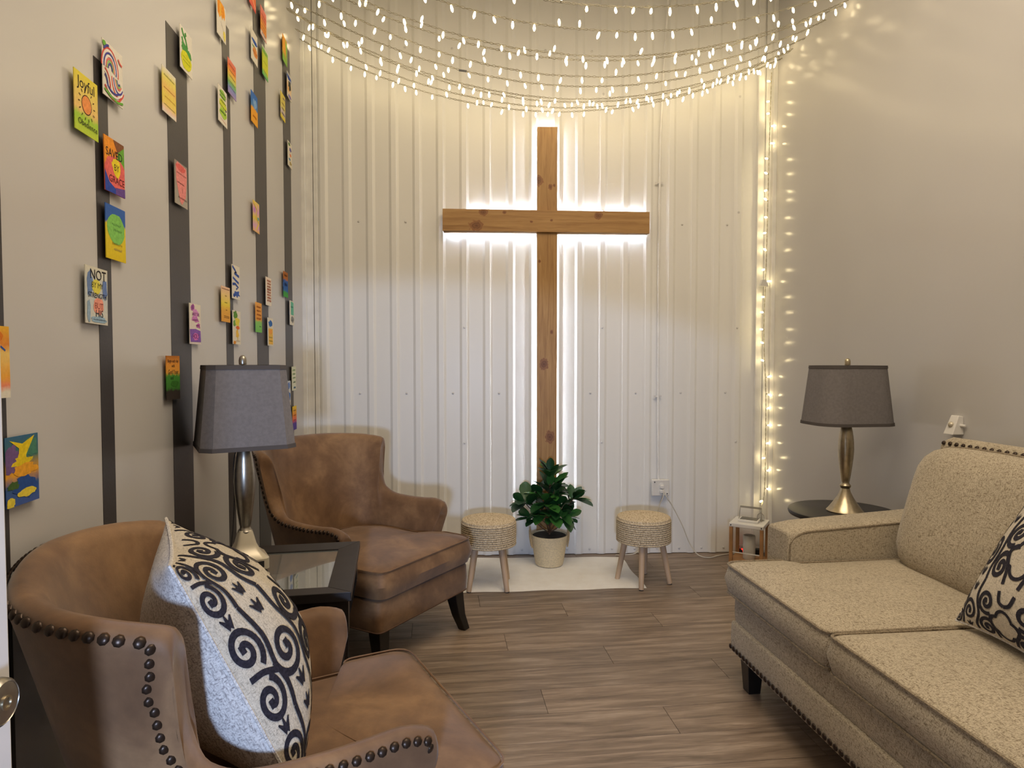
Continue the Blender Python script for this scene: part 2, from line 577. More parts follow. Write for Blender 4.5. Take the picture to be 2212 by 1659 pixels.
for i, (u0, u1) in enumerate(sheets):
    pr = sheet_profile(u0, u1 + (.012 if i < 4 else 0))
    lift = .0012 * (i % 2)
    mb = MB(); mb.grid([[(u, -o - lift, z) for (u, o) in pr] for z in (.004, 1.3, 2.6, CEIL)])
    mb.obj('metal_panel', 'metal_panel_white', wall_back, smooth=False)
scr = MB().lathe([(.0085, 0), (.0085, .002), (.0055, .0025), (.0052, .006), (.003, .0072)], 8).mesh('screw', 'screw_white')
for z in (1.088, 2.21, 3.33, .035):
    for k in range(-4, 14, 2):
        u = RIB0 - RP / 2 + k * RP
        if .12 < u < WLEN - .05: inst('screw', scr, wall_back, (u, -.001, z), (R(90), 0, 0))
        if z < .1 and .12 < u + RP < WLEN - .05: inst('screw', scr, wall_back, (u + RP, -.001, z), (R(90), 0, 0))
for z in (.758, 1.522, 2.29, 3.05):
    for u in (RIB0, RIB0 + 6 * RP, RIB0 + 12 * RP - .004):
        inst('screw', scr, wall_back, (u, -RH - .001, z), (R(90), 0, 0))
# corner trims
t1 = MB(); t1.box(.0, .028, -.045, 0, 0, CEIL); t1.box(.028, .070, -.026, 0, 0, CEIL); t1.box(.074, .100, -.022, 0, 0, CEIL)
o = t1.obj('trim_1', 'trim_white', kind='structure', smooth=False, bevel=.002); o.location = LW; o.rotation_euler = (0, 0, WANG)
t2 = MB(); t2.box(WLEN - .115, WLEN - .075, -.030, 0, 0, CEIL); t2.box(WLEN - .060, WLEN - .022, -.022, 0, 0, CEIL); t2.box(WLEN - .022, WLEN + .004, -.050, 0, 0, CEIL)
o = t2.obj('trim_2', 'trim_white', kind='structure', smooth=False, bevel=.002); o.location = LW; o.rotation_euler = (0, 0, WANG)

# open door at the picture's left edge, with its knob
door = empty('door_1', (-.488, -.10, 0), R(88.0), kind='structure')
MB().box(0, .845, -.0, .036, .01, 2.03).obj('door_leaf', 'door_paint', door, smooth=False, bevel=.003)
kn = MB().lathe([(.032, 0), (.032, .004), (.022, .008), (.0125, .012), (.0125, .026), (.018, .030), (.0265, .038), (.0285, .048), (.0275, .056), (.024, .0600), (.0235, .0590), (.0180, .0600), (.010, .0605)], 28)
knob = kn.obj('door_knob', 'brushed_nickel', door)
knob.location = (.765, 0, .972); knob.rotation_euler = (R(90), 0, 0); knob.scale = (.82, .82, .80)
kb = MB().lathe([(.0085, .0600), (.0085, .0625), (.0060, .0628), (.0055, .0605), (.001, .0603)], 18).obj('key_button', 'brass_nickel', knob)

# ================================================================== CROSS with LED back light
cu = 1.587
cr = empty('wooden_cross', wall_pt(cu, 0, 0), WANG, label='tall honey-coloured timber cross with white light glowing behind it', cat='cross')
G = .026
MB().box(-.0655, .0655, -G - .040, -G, .03, 2.815).obj('upright_beam', 'timber_upright', cr, bevel=.0015, smooth=False)
arm = MB().box(-.672, .672, -.020, 0, -.070, .070).obj('cross_beam', 'timber_arm', cr, bevel=.0015, smooth=False)
arm.location = (-.005, -G - .040, 2.205); arm.rotation_euler = (0, R(.35), 0)
MB().box(-.672, -.0665, -G - .040, -G, 2.136, 2.272).obj('beam_back', 'timber_arm', cr, smooth=False)
MB().box(.0665, .662, -G - .040, -G, 2.132, 2.270).obj('beam_back', 'timber_arm', cr, smooth=False)


emissive('led_white_soft', (.80, .88, 1.0), 75.0)


def led(x0, x1, z0, z1):
    o = MB().box(x0, x1, -G + .0005, -G + .003, z0, z1).obj('light_strip', 'led_white_soft' if z1 - z0 > .3 else 'led_white', cr, smooth=False)


led(-.056, -.048, .25, 2.10); led(.048, .056, .25, 2.10); led(-.056, -.048, 2.30, 2.80); led(.048, .056, 2.30, 2.80)
led(-.64, -.08, 2.150, 2.157); led(-.50, -.08, 2.252, 2.259); led(.08, .64, 2.146, 2.153); led(.08, .64, 2.250, 2.257); led(-.045, .045, 2.790, 2.797)

# ================================================================== FAIRY LIGHTS
bulb_prof = [(.0022, .004), (.0042, 0), (.0060, -.009), (.0068, -.017), (.0050, -.025), (.0018, -.030)]
bulb_me = MB().lathe(bulb_prof, 6).mesh('bulb', 'bulb_glow')
bulb_me2 = MB().lathe([(r * .9, z * .85) for r, z in bulb_prof], 6).mesh('bulb', 'bulb_glow_corner')


def strand(label, path, spacing, nw=2, seed=0, me=bulb_me, twist=.0045, side=False):
    rr = random.Random(seed)
    t = empty('fairy_light_string', path[0], label=label, cat='string lights', group='warm fairy light strings')
    org = Vector(path[0])
    # arc-length resample
    L = [0]
    for i in range(1, len(path)): L.append(L[-1] + (Vector(path[i]) - Vector(path[i - 1])).length)

    def at(s):
        s = max(0, min(s, L[-1]))
        for i in range(1, len(L)):
            if s <= L[i]:
                k = (s - L[i - 1]) / max(1e-6, L[i] - L[i - 1])
                return Vector(path[i - 1]).lerp(Vector(path[i]), k)
        return Vector(path[-1])
    mb = MB()
    n = int(L[-1] / .018)
    for wq in range(nw):
        pts = []
        for i in range(n + 1):
            s = L[-1] * i / n
            p = at(s) - org
            a = s * 95 + wq * PI
            wob = .004 * noise.noise(Vector((s * 5, seed, 1))) + .003 * noise.noise(Vector((s * 17, seed, 7)))
            pts.append(p + Vector((0, math.cos(a) * twist, math.sin(a) * twist + wob)))
        mb.tube(pts, .0016, 4)
    s = spacing * .6
    while s < L[-1] - .02:
        p = at(s) - org
        d = Vector((rr.uniform(-.35, .35), rr.uniform(-.4, .4), -1 if rr.random() < .82 else 1)).normalized()
        ln = rr.uniform(.006, .014)
        if side:
            d = Vector((rr.choice((-1, -1, .9)), -.45, rr.uniform(-.4, .4))).normalized(); ln = rr.uniform(.006, .016)
        tip = p + d * ln
        mb.tube([p, tip + d * .004], .0028, 5)
        inst('bulb', me, t, tip, Vector((0, 0, -1)).rotation_difference(d))
        s += spacing * rr.uniform(.72, 1.28)
    mb.obj('wire', 'light_wire', t)
    return t, at, L[-1], org


mids = [4.125, 4.05, 3.97, 3.90, 3.75, 3.585, 3.43, 3.335, 3.12, 2.865]
ords = ['lowest', 'second lowest', 'third lowest', 'fourth lowest', 'fifth lowest', 'fifth highest', 'fourth highest', 'third highest', 'second highest', 'highest']
for i, ym in enumerate(mids):
    yl = ym + (.15 if i == 0 else .10 if i == 1 else -.02 if i in (2, 3) else .03 * math.sin(i * 2.1))
    yr = min(ym - .01, 4.03) + (.03 * math.cos(i * 1.7) if i > 1 else 0)
    if i in (2, 3): yl = 3.93 - .015 * (i - 2)
    zl, zr = 3.325, 3.255
    zm = 2.885 + .012 * math.sin(i * 3.3)
    path = []
    for k in range(41):
        t = k / 40
        x = XL + .012 + (XR - XL - .024) * t
        chord = zl + (zr - zl) * t
        sagv = (zl + zr) / 2 - zm
        z = chord - sagv * 4 * t * (1 - t)
        # Y runs through left hook, middle and right hook
        yy = yl * (1 - t) * (1 - 2 * t) + ym * 4 * t * (1 - t) + yr * t * (2 * t - 1)
        path.append((x, yy, z))
    t, at, LL, org = strand('%s of the strings of warm fairy lights swagged across the room' % ords[i], path, .102, seed=20 + i)
    if i == 4:
        p = at(LL * .335) - org
        c = MB(); c.tube([p + Vector((-.022, 0, 0)), p + Vector((.022, 0, -.004))], .006, 8); c.obj('wire_connector', 'wire_connector', t)
# the string that hangs down the corner to the lantern
path = []
cpts = [wall_pt(WLEN - .045, .060, 3.19), wall_pt(WLEN - .055, .060, 2.6), wall_pt(WLEN - .060, .055, 2.0), wall_pt(WLEN - .072, .058, 1.5), wall_pt(WLEN - .055, .062, 1.1), wall_pt(WLEN - .050, .058, .75), wall_pt(WLEN - .055, .062, .42), wall_pt(WLEN - .10, .11, .33)]
t, at, LL, org = strand('string of fairy lights hanging straight down the corner beside the metal wall', [tuple(p) for p in spline(cpts, 5)], .098, seed=77, me=bulb_me2, side=True)
p = Vector(wall_pt(WLEN - .082, .07, 1.815)) - org
hk = MB(); hk.add([p + Vector(q) for q in ((-.030, -.012, -.018), (.028, -.012, -.024), (.010, -.012, .022), (-.014, -.012, .022), (-.030, .012, -.018), (.028, .012, -.024), (.010, .012, .022), (-.014, .012, .022))],
                  [(0, 1, 2, 3), (7, 6, 5, 4), (0, 4, 5, 1), (1, 5, 6, 2), (2, 6, 7, 3), (3, 7, 4, 0)])
hk.obj('hook_clip', 'paper_white', t, smooth=False)

# ================================================================== CONDUIT, OUTLET, CABLES
cd = empty('conduit', wall_pt(2.340, 0, .51), WANG, label='thin white electrical conduit running up the metal wall', cat='conduit')
pts = [(0.0, -.032, 0), (-.006, -.030, .55), (-.008, -.030, 1.6), (.004, -.034, 2.5), (.05, -.040, CEIL - .52)]
MB().tube([tuple(p) for p in spline(pts, 6)], .0075, 10).obj('pipe', 'trim_white', cd)
for z in (.555, 1.965):
    k = MB(); k.tube([(-.008, -.021, z - .006), (-.008, -.021, z + .006)], .013, 10); k.box(-.033, .018, -.024, -.019, z - .006, z + .006)
    k.obj('strap_clip', 'screw_white', cd)
ob = empty('outlet_box', wall_pt(2.352, 0, .400), WANG, label='square white outlet box with two plugs at the bottom of the conduit', cat='outlet')
MB().box(-.058, .058, -.052, -.019, 0, .110).obj('box', 'white_plastic', ob, bevel=.006)
for (x, z) in ((-.042, .094), (.042, .016)): MB().lathe([(.004, 0), (.004, .003), (.002, .0035)], 8).obj('screw', 'outlet_dark', ob).matrix_local = Matrix.Translation((x, -.052, z)) @ Matrix.Rotation(R(90), 4, 'X')
for z in (.072, .034):
    MB().lathe([(.017, 0), (.017, .003), (.013, .004)], 16).obj('socket', 'white_lacquer', ob).matrix_local = Matrix.Translation((.004, -.052, z)) @ Matrix.Rotation(R(90), 4, 'X')
for i, z in enumerate((.065, .036)):
    MB().box(-.010, .016, -.080, -.056, z - .012, z + .012).obj('plug', 'white_plastic', ob, bevel=.004)
cA = [wall_pt(2.365, .075, .455), wall_pt(2.358, .085, .40), wall_pt(2.335, .06, .32), wall_pt(2.30, .05, .15), wall_pt(2.20, .06, .03), wall_pt(2.11, .06, .010), wall_pt(2.05, .05, .006)]
MB().tube([tuple(p) for p in spline(cA, 6)], .0032, 6).obj('power_cable', 'cable_white', label='white power cable dropping from the outlet behind the stool', cat='cable')
cB = [wall_pt(2.37, .075, .43), wall_pt(2.385, .08, .395), wall_pt(2.43, .06, .33), wall_pt(2.50, .05, .20), wall_pt(2.55, .05, .08), (1.72, 4.105, .010), (1.775, 4.055, .005), (1.85, 4.085, .006), (1.95, 4.118, .006), (2.015, 4.116, .012)]
MB().tube([tuple(p) for p in spline(cB, 6)], .0034, 6).obj('power_cable', 'cable_white', label='white power cable curving from the outlet down to the lantern', cat='cable')
ps = empty('power_strip', (2.095, 4.112, 0), R(-4), label='small power strip with a glowing red switch behind the lantern', cat='power strip')
MB().box(-.075, .075, -.022, .022, 0, .034).obj('case', 'outlet_dark', ps, bevel=.004)
MB().box(-.068, -.044, -.023, .006, .020, .039).obj('switch', 'red_led', ps, bevel=.002)

# motion sensor on the right wall
ms = empty('motion_sensor', (XR, 2.548, 0.985), 0, label='small white wedge-shaped motion sensor above the sofa back', cat='sensor')
sb = MB()
sb.add([(0, -.030, 0), (0, .030, 0), (-.052, .026, .0), (-.052, -.026, .0), (0, -.026, .078), (0, .026, .078), (-.020, .020, .082), (-.020, -.020, .082)],
       [(0, 3, 2, 1), (4, 5, 6, 7), (0, 4, 7, 3), (1, 2, 6, 5), (2, 3, 7, 6), (0, 1, 5, 4)])
sb.obj('body', 'white_plastic', ms, smooth=False, bevel=.003)
ln = MB().lathe([(.013, 0), (.012, .005), (.008, .009), (.003, .011)], 16).obj('lens', 'cream_metal', ms)
ln.location = (-.036, 0, .042); ln.rotation_euler = (0, R(-70), 0)
MB().lathe([(.006, 0), (.006, .022), (.004, .024)], 10).obj('pivot', 'white_plastic', ms).matrix_local = Matrix.Translation((-.012, -.024, .040)) @ Matrix.Rotation(R(90), 4, 'X')

# ================================================================== CARDS ON THE LEFT WALL
CARD_MATS = {}
INK = (.03, .03, .03)


def flat(c):
    key = tuple(round(x, 3) for x in c)
    if key not in CARD_MATS:
        n = 'ink_%d' % len(CARD_MATS)
        simple(n, c, .8, spec=.2, var=.12, vscale=120)
        CARD_MATS[key] = n
    return CARD_MATS[key]


def card_paper(name, bands, wob=.05):
    """watercolour paper: colour bands from the top down, edges wandering"""
    m, nt, b = new_mat(name)
    tc = nt.nodes.new('ShaderNodeTexCoord'); sp = nt.nodes.new('ShaderNodeSeparateXYZ')
    nt.links.new(tc.outputs['Generated'], sp.inputs[0])
    n1 = nz(nt, coords(nt, (1, 1, 1)), 45, 4)
    zz = math_n(nt, 'ADD', math_n(nt, 'SUBTRACT', 1.0, sp.outputs['Z']), math_n(nt, 'MULTIPLY', math_n(nt, 'SUBTRACT', n1, .5), wob * 4))
    c = ramp(nt, zz, [(p, lin(col)) for p, col in bands])
    c = mix(nt, .5, c, ramp(nt, nz(nt, coords(nt), 130, 3), [(.3, (.86, .86, .86)), (.7, (1.08, 1.08, 1.08))]), 'MULTIPLY')
    nt.links.new(c, b.inputs['Base Color'])
    b.inputs['Roughness'].default_value = .8; b.inputs['Specular IOR Level'].default_value = .2
    return name


def text_mesh(s, size):
    cu_ = bpy.data.curves.new('t', 'FONT'); cu_.body = s; cu_.size = size; cu_.align_x = 'CENTER'; cu_.align_y = 'CENTER'
    cu_.resolution_u = 3
    ob_ = bpy.data.objects.new('t', cu_); COL.objects.link(ob_)
    me = bpy.data.meshes.new_from_object(ob_)
    vs = [tuple(v.co) for v in me.vertices]; fs = [tuple(p.vertices) for p in me.polygons]
    bpy.data.objects.remove(ob_); bpy.data.curves.remove(cu_); bpy.data.meshes.remove(me)
    return vs, fs


CW, CH = .107, .142
YD = -.0013


def ribbon(pts, wd):
    vs = []; fs = []
    P = [Vector((p[0], 0, p[1])) for p in pts]
    for i, p in enumerate(P):
        t = (P[min(i + 1, len(P) - 1)] - P[max(i - 1, 0)]).normalized()
        n = Vector((-t.z, 0, t.x)) * wd / 2
        vs += [p + n, p - n]
    for i in range(len(P) - 1): fs.append((2 * i, 2 * i + 1, 2 * i + 3, 2 * i + 2))
    return vs, fs


def card(nm, y0, ztop, bands, art, label, tilt=0, h=CH, wdt=CW, wob=.05, lift=.012, yawr=0):
    mat = card_paper('paper_' + nm, bands, wob)
    c = empty('art_card', (XL + lift, y0 + wdt / 2, ztop - h), R(90 + yawr), label=label, cat='card', group='hand-coloured cards on the striped wall')
    c.rotation_euler = (0, 0, R(90 + yawr))
    c.rotation_euler.rotate_axis('Y', R(tilt))
    MB().box(-wdt / 2, wdt / 2, -.0010, .0010, 0, h).obj('paper', mat, c, smooth=False)
    # foam pad that holds it off the wall
    MB().box(-.012, .012, .0010, lift, h * .42, h * .6).obj('mounting_pad', 'paper_white', c, smooth=False)
    if art:
        mb = MB(); mats = []
        rr = random.Random(hash(nm) % 1000 if False else sum(map(ord, nm)))
        depth = 0

        def mi(colr):
            n = flat(lin(colr) if max(colr) > 1 else colr)
            if n not in mats: mats.append(n)
            return mats.index(n)
        for a in art:
            k = a[0]; depth += 1
            yy = YD - .00006 * depth
            if k == 'text':
                _, s, fx, fz, size, colr = a
                vs, fs = text_mesh(s, size)
                mb.add([(fx * wdt + x, yy, fz * h + y_) for x, y_, z_ in vs], fs, mi(colr))
            elif k == 'blob':
                _, fx, fz, rx, rz, colr = a[:6]
                n = 22; vs = []
                sd = rr.uniform(0, 50); rag = a[6] if len(a) > 6 else .25
                for q in range(n):
                    an = 2 * PI * q / n
                    f = 1 + rag * noise.noise(Vector((math.cos(an) * 2 + sd, math.sin(an) * 2, sd)))
                    vx = max(-.5, min(.5, fx + rx * f * math.cos(an))); vz = max(0, min(1, fz + rz * f * math.sin(an)))
                    vs.append((vx * wdt, yy, vz * h))
                mb.add(vs, [tuple(range(n))], mi(colr))
            elif k == 'poly':
                mb.add([(x * wdt, yy, z * h) for x, z in a[1]], [tuple(range(len(a[1])))], mi(a[2]))
            elif k == 'line':
                vs, fs = ribbon([(x * wdt, z * h) for x, z in a[1]], a[2])
                mb.add([(x, yy, z) for x, _, z in vs], fs, mi(a[3]))
            elif k == 'scrib':   # a row of handwriting too small to read
                _, fx, fz, hw, amp, colr, wd = a
                n = int(hw * 2 * 60) + 6; pts = []
                for q in range(n):
                    x = fx - hw + 2 * hw * q / (n - 1)
                    pts.append((x * wdt, (fz + amp * (1 if q % 2 else -1) * rr.uniform(.3, 1)) * h))
                vs, fs = ribbon(pts, wd)
                mb.add([(x, yy, z) for x, _, z in vs], fs, mi(colr))
            elif k == 'arc':
                _, fx, fz, rx, rz, a0, a1, wd, colr = a
                pts = [((fx + rx * math.cos(R(a0 + (a1 - a0) * q / 16))) * wdt, (fz + rz * math.sin(R(a0 + (a1 - a0) * q / 16))) * h) for q in range(17)]
                vs, fs = ribbon(pts, wd)
                mb.add([(x, yy, z) for x, _, z in vs], fs, mi(colr))
        mb.obj('artwork', mats, c, smooth=False)
    return c


WHT = (226, 220, 205); YEL = (228, 205, 70); BLU = (50, 90, 170); GRN = (110, 175, 70); ORG = (235, 150, 50); PUR = (120, 85, 170); PNK = (225, 130, 130); RED = (215, 90, 80); DK = (35, 30, 35)
# 1 Joyful Obedience with a sun
art = [('text', 'Joyful', .0, .83, .036, DK), ('blob', .0, .51, .20, .155, (235, 150, 85), .0), ('arc', .0, .51, .205, .160, 0, 360, .0022, (60, 40, 35))]
for q in range(14):
    an = 2 * PI * q / 14
    art.append(('line', [(.29 * math.cos(an), .51 + .225 * math.sin(an)), (.36 * math.cos(an), .51 + .28 * math.sin(an))], .0022, (70, 50, 40)))
art.append(('text', 'Obedience', .03, .17, .020, DK))
card('joyful', 1.667, 1.996, [(.0, (226, 210, 70)), (.35, (232, 205, 110)), (.62, (235, 195, 120)), (.72, (165, 205, 70)), (1, (190, 210, 70))], art, 'yellow and green card with a round sun between the words Joyful and Obedience')
# 2 rainbow swirl
art = []
for q, cl in enumerate([RED, (235, 225, 215), (75, 75, 150), (235, 225, 215), (225, 120, 110), (150, 190, 120), (80, 80, 150)]):
    r = .43 - q * .055
    art.append(('arc', -.14, .55, r * .95, r * .85, -10, 185, .0050, cl))
    art.append(('arc', .26, .45, r * .75, r * .75, 180, 330, .0050, cl))
for q, cl in enumerate([RED, (235, 225, 215), (75, 75, 150)]):
    art.append(('arc', .0, .28, .45 - q * .07, .25 - q * .06, 200, 330, .0050, cl))
    art.append(('arc', -.46, .22, .30 - q * .07, .28 - q * .06, -10, 80, .0046, cl))
art += [('blob', -.42, .93, .09, .05, GRN), ('line', [(-.45, .12), (-.2, .06), (.2, .03), (.47, .08)], .006, GRN), ('line', [(-.45, .84), (-.3, .93), (-.2, .95)], .006, (75, 75, 150)), ('line', [(.25, .86), (.35, .80), (.45, .78)], .005, RED)]
card('swirl', 1.803, 2.131, [(0, WHT), (1, WHT)], art, 'white card with a red, blue and green rainbow swirl at the top of a stripe')
# 3 SAVED BY GRACE
art = [('poly', [(-.5, 1), (-.05, 1), (.1, .62), (-.5, .35)], ORG), ('poly', [(-.05, 1), (.5, 1), (.5, .92), (.18, .78)], (130, 85, 55)), ('poly', [(.18, .80), (.5, .95), (.5, .55), (.1, .55)], (105, 165, 60)), ('blob', .05, .40, .58, .28, (225, 105, 100), .15),
       ('poly', [(-.5, .38), (-.28, .18), (.02, .10), (.02, 0), (-.5, 0)], (50, 75, 165)), ('poly', [(.02, .12), (.5, .17), (.5, 0), (.02, 0)], (105, 75, 145)), ('blob', .08, .50, .22, .17, (232, 210, 50), .3), ('poly', [(-.05, .45), (.2, .45), (.15, .30)], (232, 210, 50)),
       ('text', 'SAVED', -.02, .72, .030, DK), ('text', 'BY', .08, .49, .024, DK), ('text', 'GRACE', .08, .255, .026, (90, 30, 35))]
card('saved', 1.803, 1.887, [(0, ORG), (1, (215, 100, 100))], art, 'orange, pink and blue card with the words SAVED BY GRACE', tilt=-1)
# 4 green circle
art = [('blob', .0, .58, .44, .28, (130, 195, 95), .12), ('scrib', .02, .66, .22, .03, (60, 110, 60), .0016), ('scrib', .08, .56, .2, .03, (60, 110, 60), .0014), ('scrib', .05, .30, .25, .03, (150, 130, 40), .0014), ('scrib', .08, .20, .2, .03, (130, 115, 110), .0014)]
card('circle', 1.801, 1.711, [(.0, (60, 100, 175)), (.30, (60, 100, 175)), (.36, (226, 205, 60)), (1, (222, 195, 40))], art, 'blue and yellow card with a big green circle on the narrow stripe')
# 5 NOT BY MY STRENGTH BUT HIS
art = [('blob', -.30, .70, .14, .22, (110, 135, 180), .5), ('blob', .36, .63, .10, .18, (105, 130, 185), .5), ('blob', -.02, .66, .20, .13, (225, 215, 90), .2), ('blob', .08, .32, .22, .15, (240, 160, 140), .2), ('blob', .10, .08, .36, .06, (150, 180, 205), .4), ('blob', -.36, .22, .08, .18, (150, 175, 200), .4),
       ('text', 'NOT', .06, .86, .036, DK), ('text', 'BY MY', .02, .68, .020, (80, 80, 45)), ('text', 'STRENGTH', .03, .50, .0180, DK), ('text', 'BUT', .08, .32, .022, (150, 80, 75)), ('text', 'HIS', .10, .185, .026, (60, 65, 75)), ('scrib', .1, .08, .28, .012, (90, 105, 125), .0012)]
card('not', 1.694, 1.535, [(0, (215, 212, 195)), (.5, (200, 208, 210)), (1, (212, 210, 200))], art, 'pale blue card with the words NOT BY MY STRENGTH BUT HIS', tilt=1)
card('orange_edge', 1.300, 1.369, [(0, (232, 180, 60)), (.25, (225, 140, 60)), (.38, (240, 205, 120)), (.7, (238, 170, 70)), (.82, (235, 140, 110)), (.93, WHT), (1, WHT)], [('line', [(.25, .72), (.38, .66)], .004, BLU), ('blob', .15, .86, .16, .08, (215, 120, 40))], 'orange watercolour card half hidden by the open door')
art = [('blob', -.3, .68, .22, .20, (115, 90, 140), .6), ('blob', .25, .80, .22, .14, (75, 130, 110), .6), ('blob', .0, .62, .30, .13, (228, 200, 40), .7), ('poly', [(-.38, .95), (.0, .88), (.38, .98), (.1, .70), (-.12, .62), (-.1, .82)], (232, 205, 40)), ('blob', .1, .50, .36, .10, (232, 165, 50), .6), ('blob', .1, .26, .38, .16, (45, 80, 150), .5), ('blob', -.3, .3, .16, .06, (70, 100, 50), .6), ('blob', .12, .16, .26, .06, (225, 205, 70), .5), ('blob', -.38, .06, .12, .08, (225, 205, 70), .5)]
card('blot', 1.385, 1.147, [(0, (60, 105, 140)), (.3, (75, 120, 110)), (.55, (230, 165, 50)), (.72, (60, 95, 150)), (1, (70, 95, 165))], art, 'blue and yellow abstract watercolour card low beside the open door')
card('yellow', 2.172, 2.229, [(0, WHT), (.2, (232, 218, 110)), (.42, (235, 195, 110)), (.62, (232, 210, 95)), (.8, (235, 205, 110)), (.92, (235, 205, 185)), (1, WHT)], [('scrib', 0, .83, .38, .03, (125, 120, 50), .0016), ('scrib', 0, .55, .4, .02, (190, 125, 70), .0016), ('scrib', .05, .36, .38, .02, (190, 125, 70), .0014), ('scrib', 0, .18, .4, .02, (125, 120, 50), .0014)], 'pale yellow card with lines of writing on the wide stripe')
art = [('line', [(-.35, .95), (-.25, .85), (-.05, .78), (.02, .70), (.1, .6)], .012, (70, 140, 65)), ('line', [(-.35, .75), (-.25, .63), (.0, .58), (.3, .5)], .014, (80, 150, 75)), ('blob', -.1, .55, .26, .1, (80, 150, 75), .5), ('blob', .25, .5, .16, .09, (80, 150, 75), .5), ('line', [(-.1, .86), (.0, .92)], .012, (70, 140, 65)), ('blob', -.02, .28, .42, .22, (212, 212, 45), .2), ('scrib', 0, .33, .3, .02, (90, 110, 40), .0014), ('scrib', 0, .24, .3, .02, (90, 110, 40), .0014)]
card('greenscr', 2.322, 2.430, [(0, WHT), (1, WHT)], art, 'white card with green leaves and a yellow patch at the top of the wide stripe')
art = [('poly', [(-.42, .90), (-.30, .99), (.42, .95), (.46, .75), (.35, .25), (.05, .04), (-.10, .08), (-.40, .55)], (225, 140, 135)), ('blob', -.05, .88, .36, .08, (215, 100, 95), .3), ('scrib', .02, .74, .38, .025, (110, 50, 50), .0016), ('scrib', -.05, .52, .28, .025, (90, 50, 50), .0020), ('text', 'I', .1, .36, .022, (60, 40, 40)), ('scrib', .08, .18, .34, .03, (110, 60, 60), .0018)]
card('pink', 2.257, 1.962, [(0, (150, 140, 130)), (1, (170, 162, 150))], art, 'grey card with a pink heart-shaped patch of writing in the middle of the wide stripe')
art = [('blob', -.22, .90, .16, .08, (185, 110, 185), .5), ('blob', .05, .75, .26, .10, (215, 150, 210), .5), ('blob', .0, .62, .28, .07, (205, 130, 200), .6), ('blob', .25, .47, .18, .06, (185, 100, 175), .5), ('poly', [(-.5, .36), (.0, .38), (.46, .34), (.48, .06), (-.44, .05)], (135, 95, 185)), ('blob', .02, .19, .26, .09, (215, 120, 200), .2), ('text', 'BE', -.22, .90, .020, (100, 40, 110)), ('text', 'AND THE', .04, .74, .016, (110, 50, 110)), ('scrib', .0, .60, .22, .03, (100, 40, 100), .0018), ('scrib', .22, .47, .16, .02, (110, 50, 110), .0018), ('text', 'HOLY', .02, .19, .024, (80, 35, 100))]
card('purple', 2.363, 1.502, [(0, WHT), (1, (225, 215, 215))], art, 'white and purple card reading HOLY on the wide stripe above the grey lamp shade')
art = [('text', 'Begin each day', 0, .88, .0145, DK), ('text', 'with', 0, .77, .014, DK), ('text', 'God Your', 0, .63, .020, DK), ('text', 'and', -.1, .50, .016, (25, 60, 25)), ('blob', .1, .36, .3, .08, (55, 110, 40), .4)]
card('begin', 2.162, 1.317, [(0, (175, 105, 40)), (.2, (225, 150, 60)), (.38, (225, 160, 65)), (.46, (70, 140, 55)), (.72, (65, 125, 50)), (.8, (55, 48, 45)), (1, (60, 52, 48))], art, 'orange and green card with dark lettering and the lamp shade shadow painted on its foot, on the wide stripe')  # dark lower bands put the shadow on the card into its colour
art = [('poly', [(-.45, 1), (.3, 1), (.42, .8), (.36, .62), (.2, .68), (.1, .55), (-.05, .64), (-.2, .52), (-.42, .60)], (238, 160, 50)), ('line', [(-.1, .95), (-.12, .6)], .006, (232, 200, 80)), ('line', [(.15, .95), (.2, .66)], .006, (225, 120, 40)), ('line', [(-.3, .95), (-.34, .6)], .006, (225, 120, 40)), ('blob', .3, .18, .14, .13, (232, 215, 100), .4), ('line', [(-.1, .45), (.1, .35), (.2, .28)], .0016, (120, 110, 100))]
card('fan', 2.702, 2.730, [(0, WHT), (1, WHT)], art, 'white card with an orange fan drawing cut off by the top of the picture')
card('rainbow', 2.829, 2.553, [(.02, (225, 130, 110)), (.2, (230, 120, 70)), (.38, (235, 180, 80)), (.55, (200, 205, 100)), (.68, (120, 180, 110)), (.82, (135, 145, 200)), (1, (165, 145, 195))], [('scrib', 0, .85 - .16 * q, .36, .025, (100, 60, 60), .0016) for q in range(5)], 'rainbow striped card with lines of writing on the thin stripe', wob=.03)
art = [('blob', 0, .82, .40, .12, (150, 190, 80), .3), ('blob', 0, .55, .40, .14, (205, 215, 70), .2), ('blob', 0, .30, .40, .14, (170, 205, 75), .3), ('scrib', 0, .85, .34, .03, (60, 100, 50), .0022), ('scrib', 0, .74, .34, .03, (60, 90, 50), .0022), ('scrib', .05, .62, .3, .03, (50, 80, 45), .0022), ('line', [(-.35, .50), (.38, .46)], .0022, (40, 50, 35)), ('poly', [(.3, .50), (.44, .46), (.3, .42)], (40, 50, 35)), ('scrib', 0, .33, .3, .04, (60, 110, 50), .0024), ('line', [(-.3, .12), (.35, .08)], .0014, (225, 130, 60))]
card('lime_one', 2.702, 2.392, [(0, WHT), (1, WHT)], art, 'white bordered lime card with an arrow under green writing')
card('redtop', 3.159, 3.094, [(0, (225, 150, 110)), (.7, (232, 120, 70)), (1, (225, 100, 90))], [('line', [(-.3, .4), (.2, .2), (.4, .1)], .006, (250, 210, 170))], 'red and orange card at the very top edge of the picture')
card('red', 3.350, 3.044, [(0, (230, 140, 130)), (.3, (228, 120, 90)), (.6, (235, 160, 70)), (.8, (215, 130, 60)), (.9, WHT), (1, (230, 170, 160))], [('scrib', 0, .75 - .13 * q, .34, .03, (120, 60, 50), .002) for q in range(4)] + [('scrib', 0, .12, .3, .03, (60, 60, 140), .0025)], 'red and orange card with writing on the fourth dark stripe')
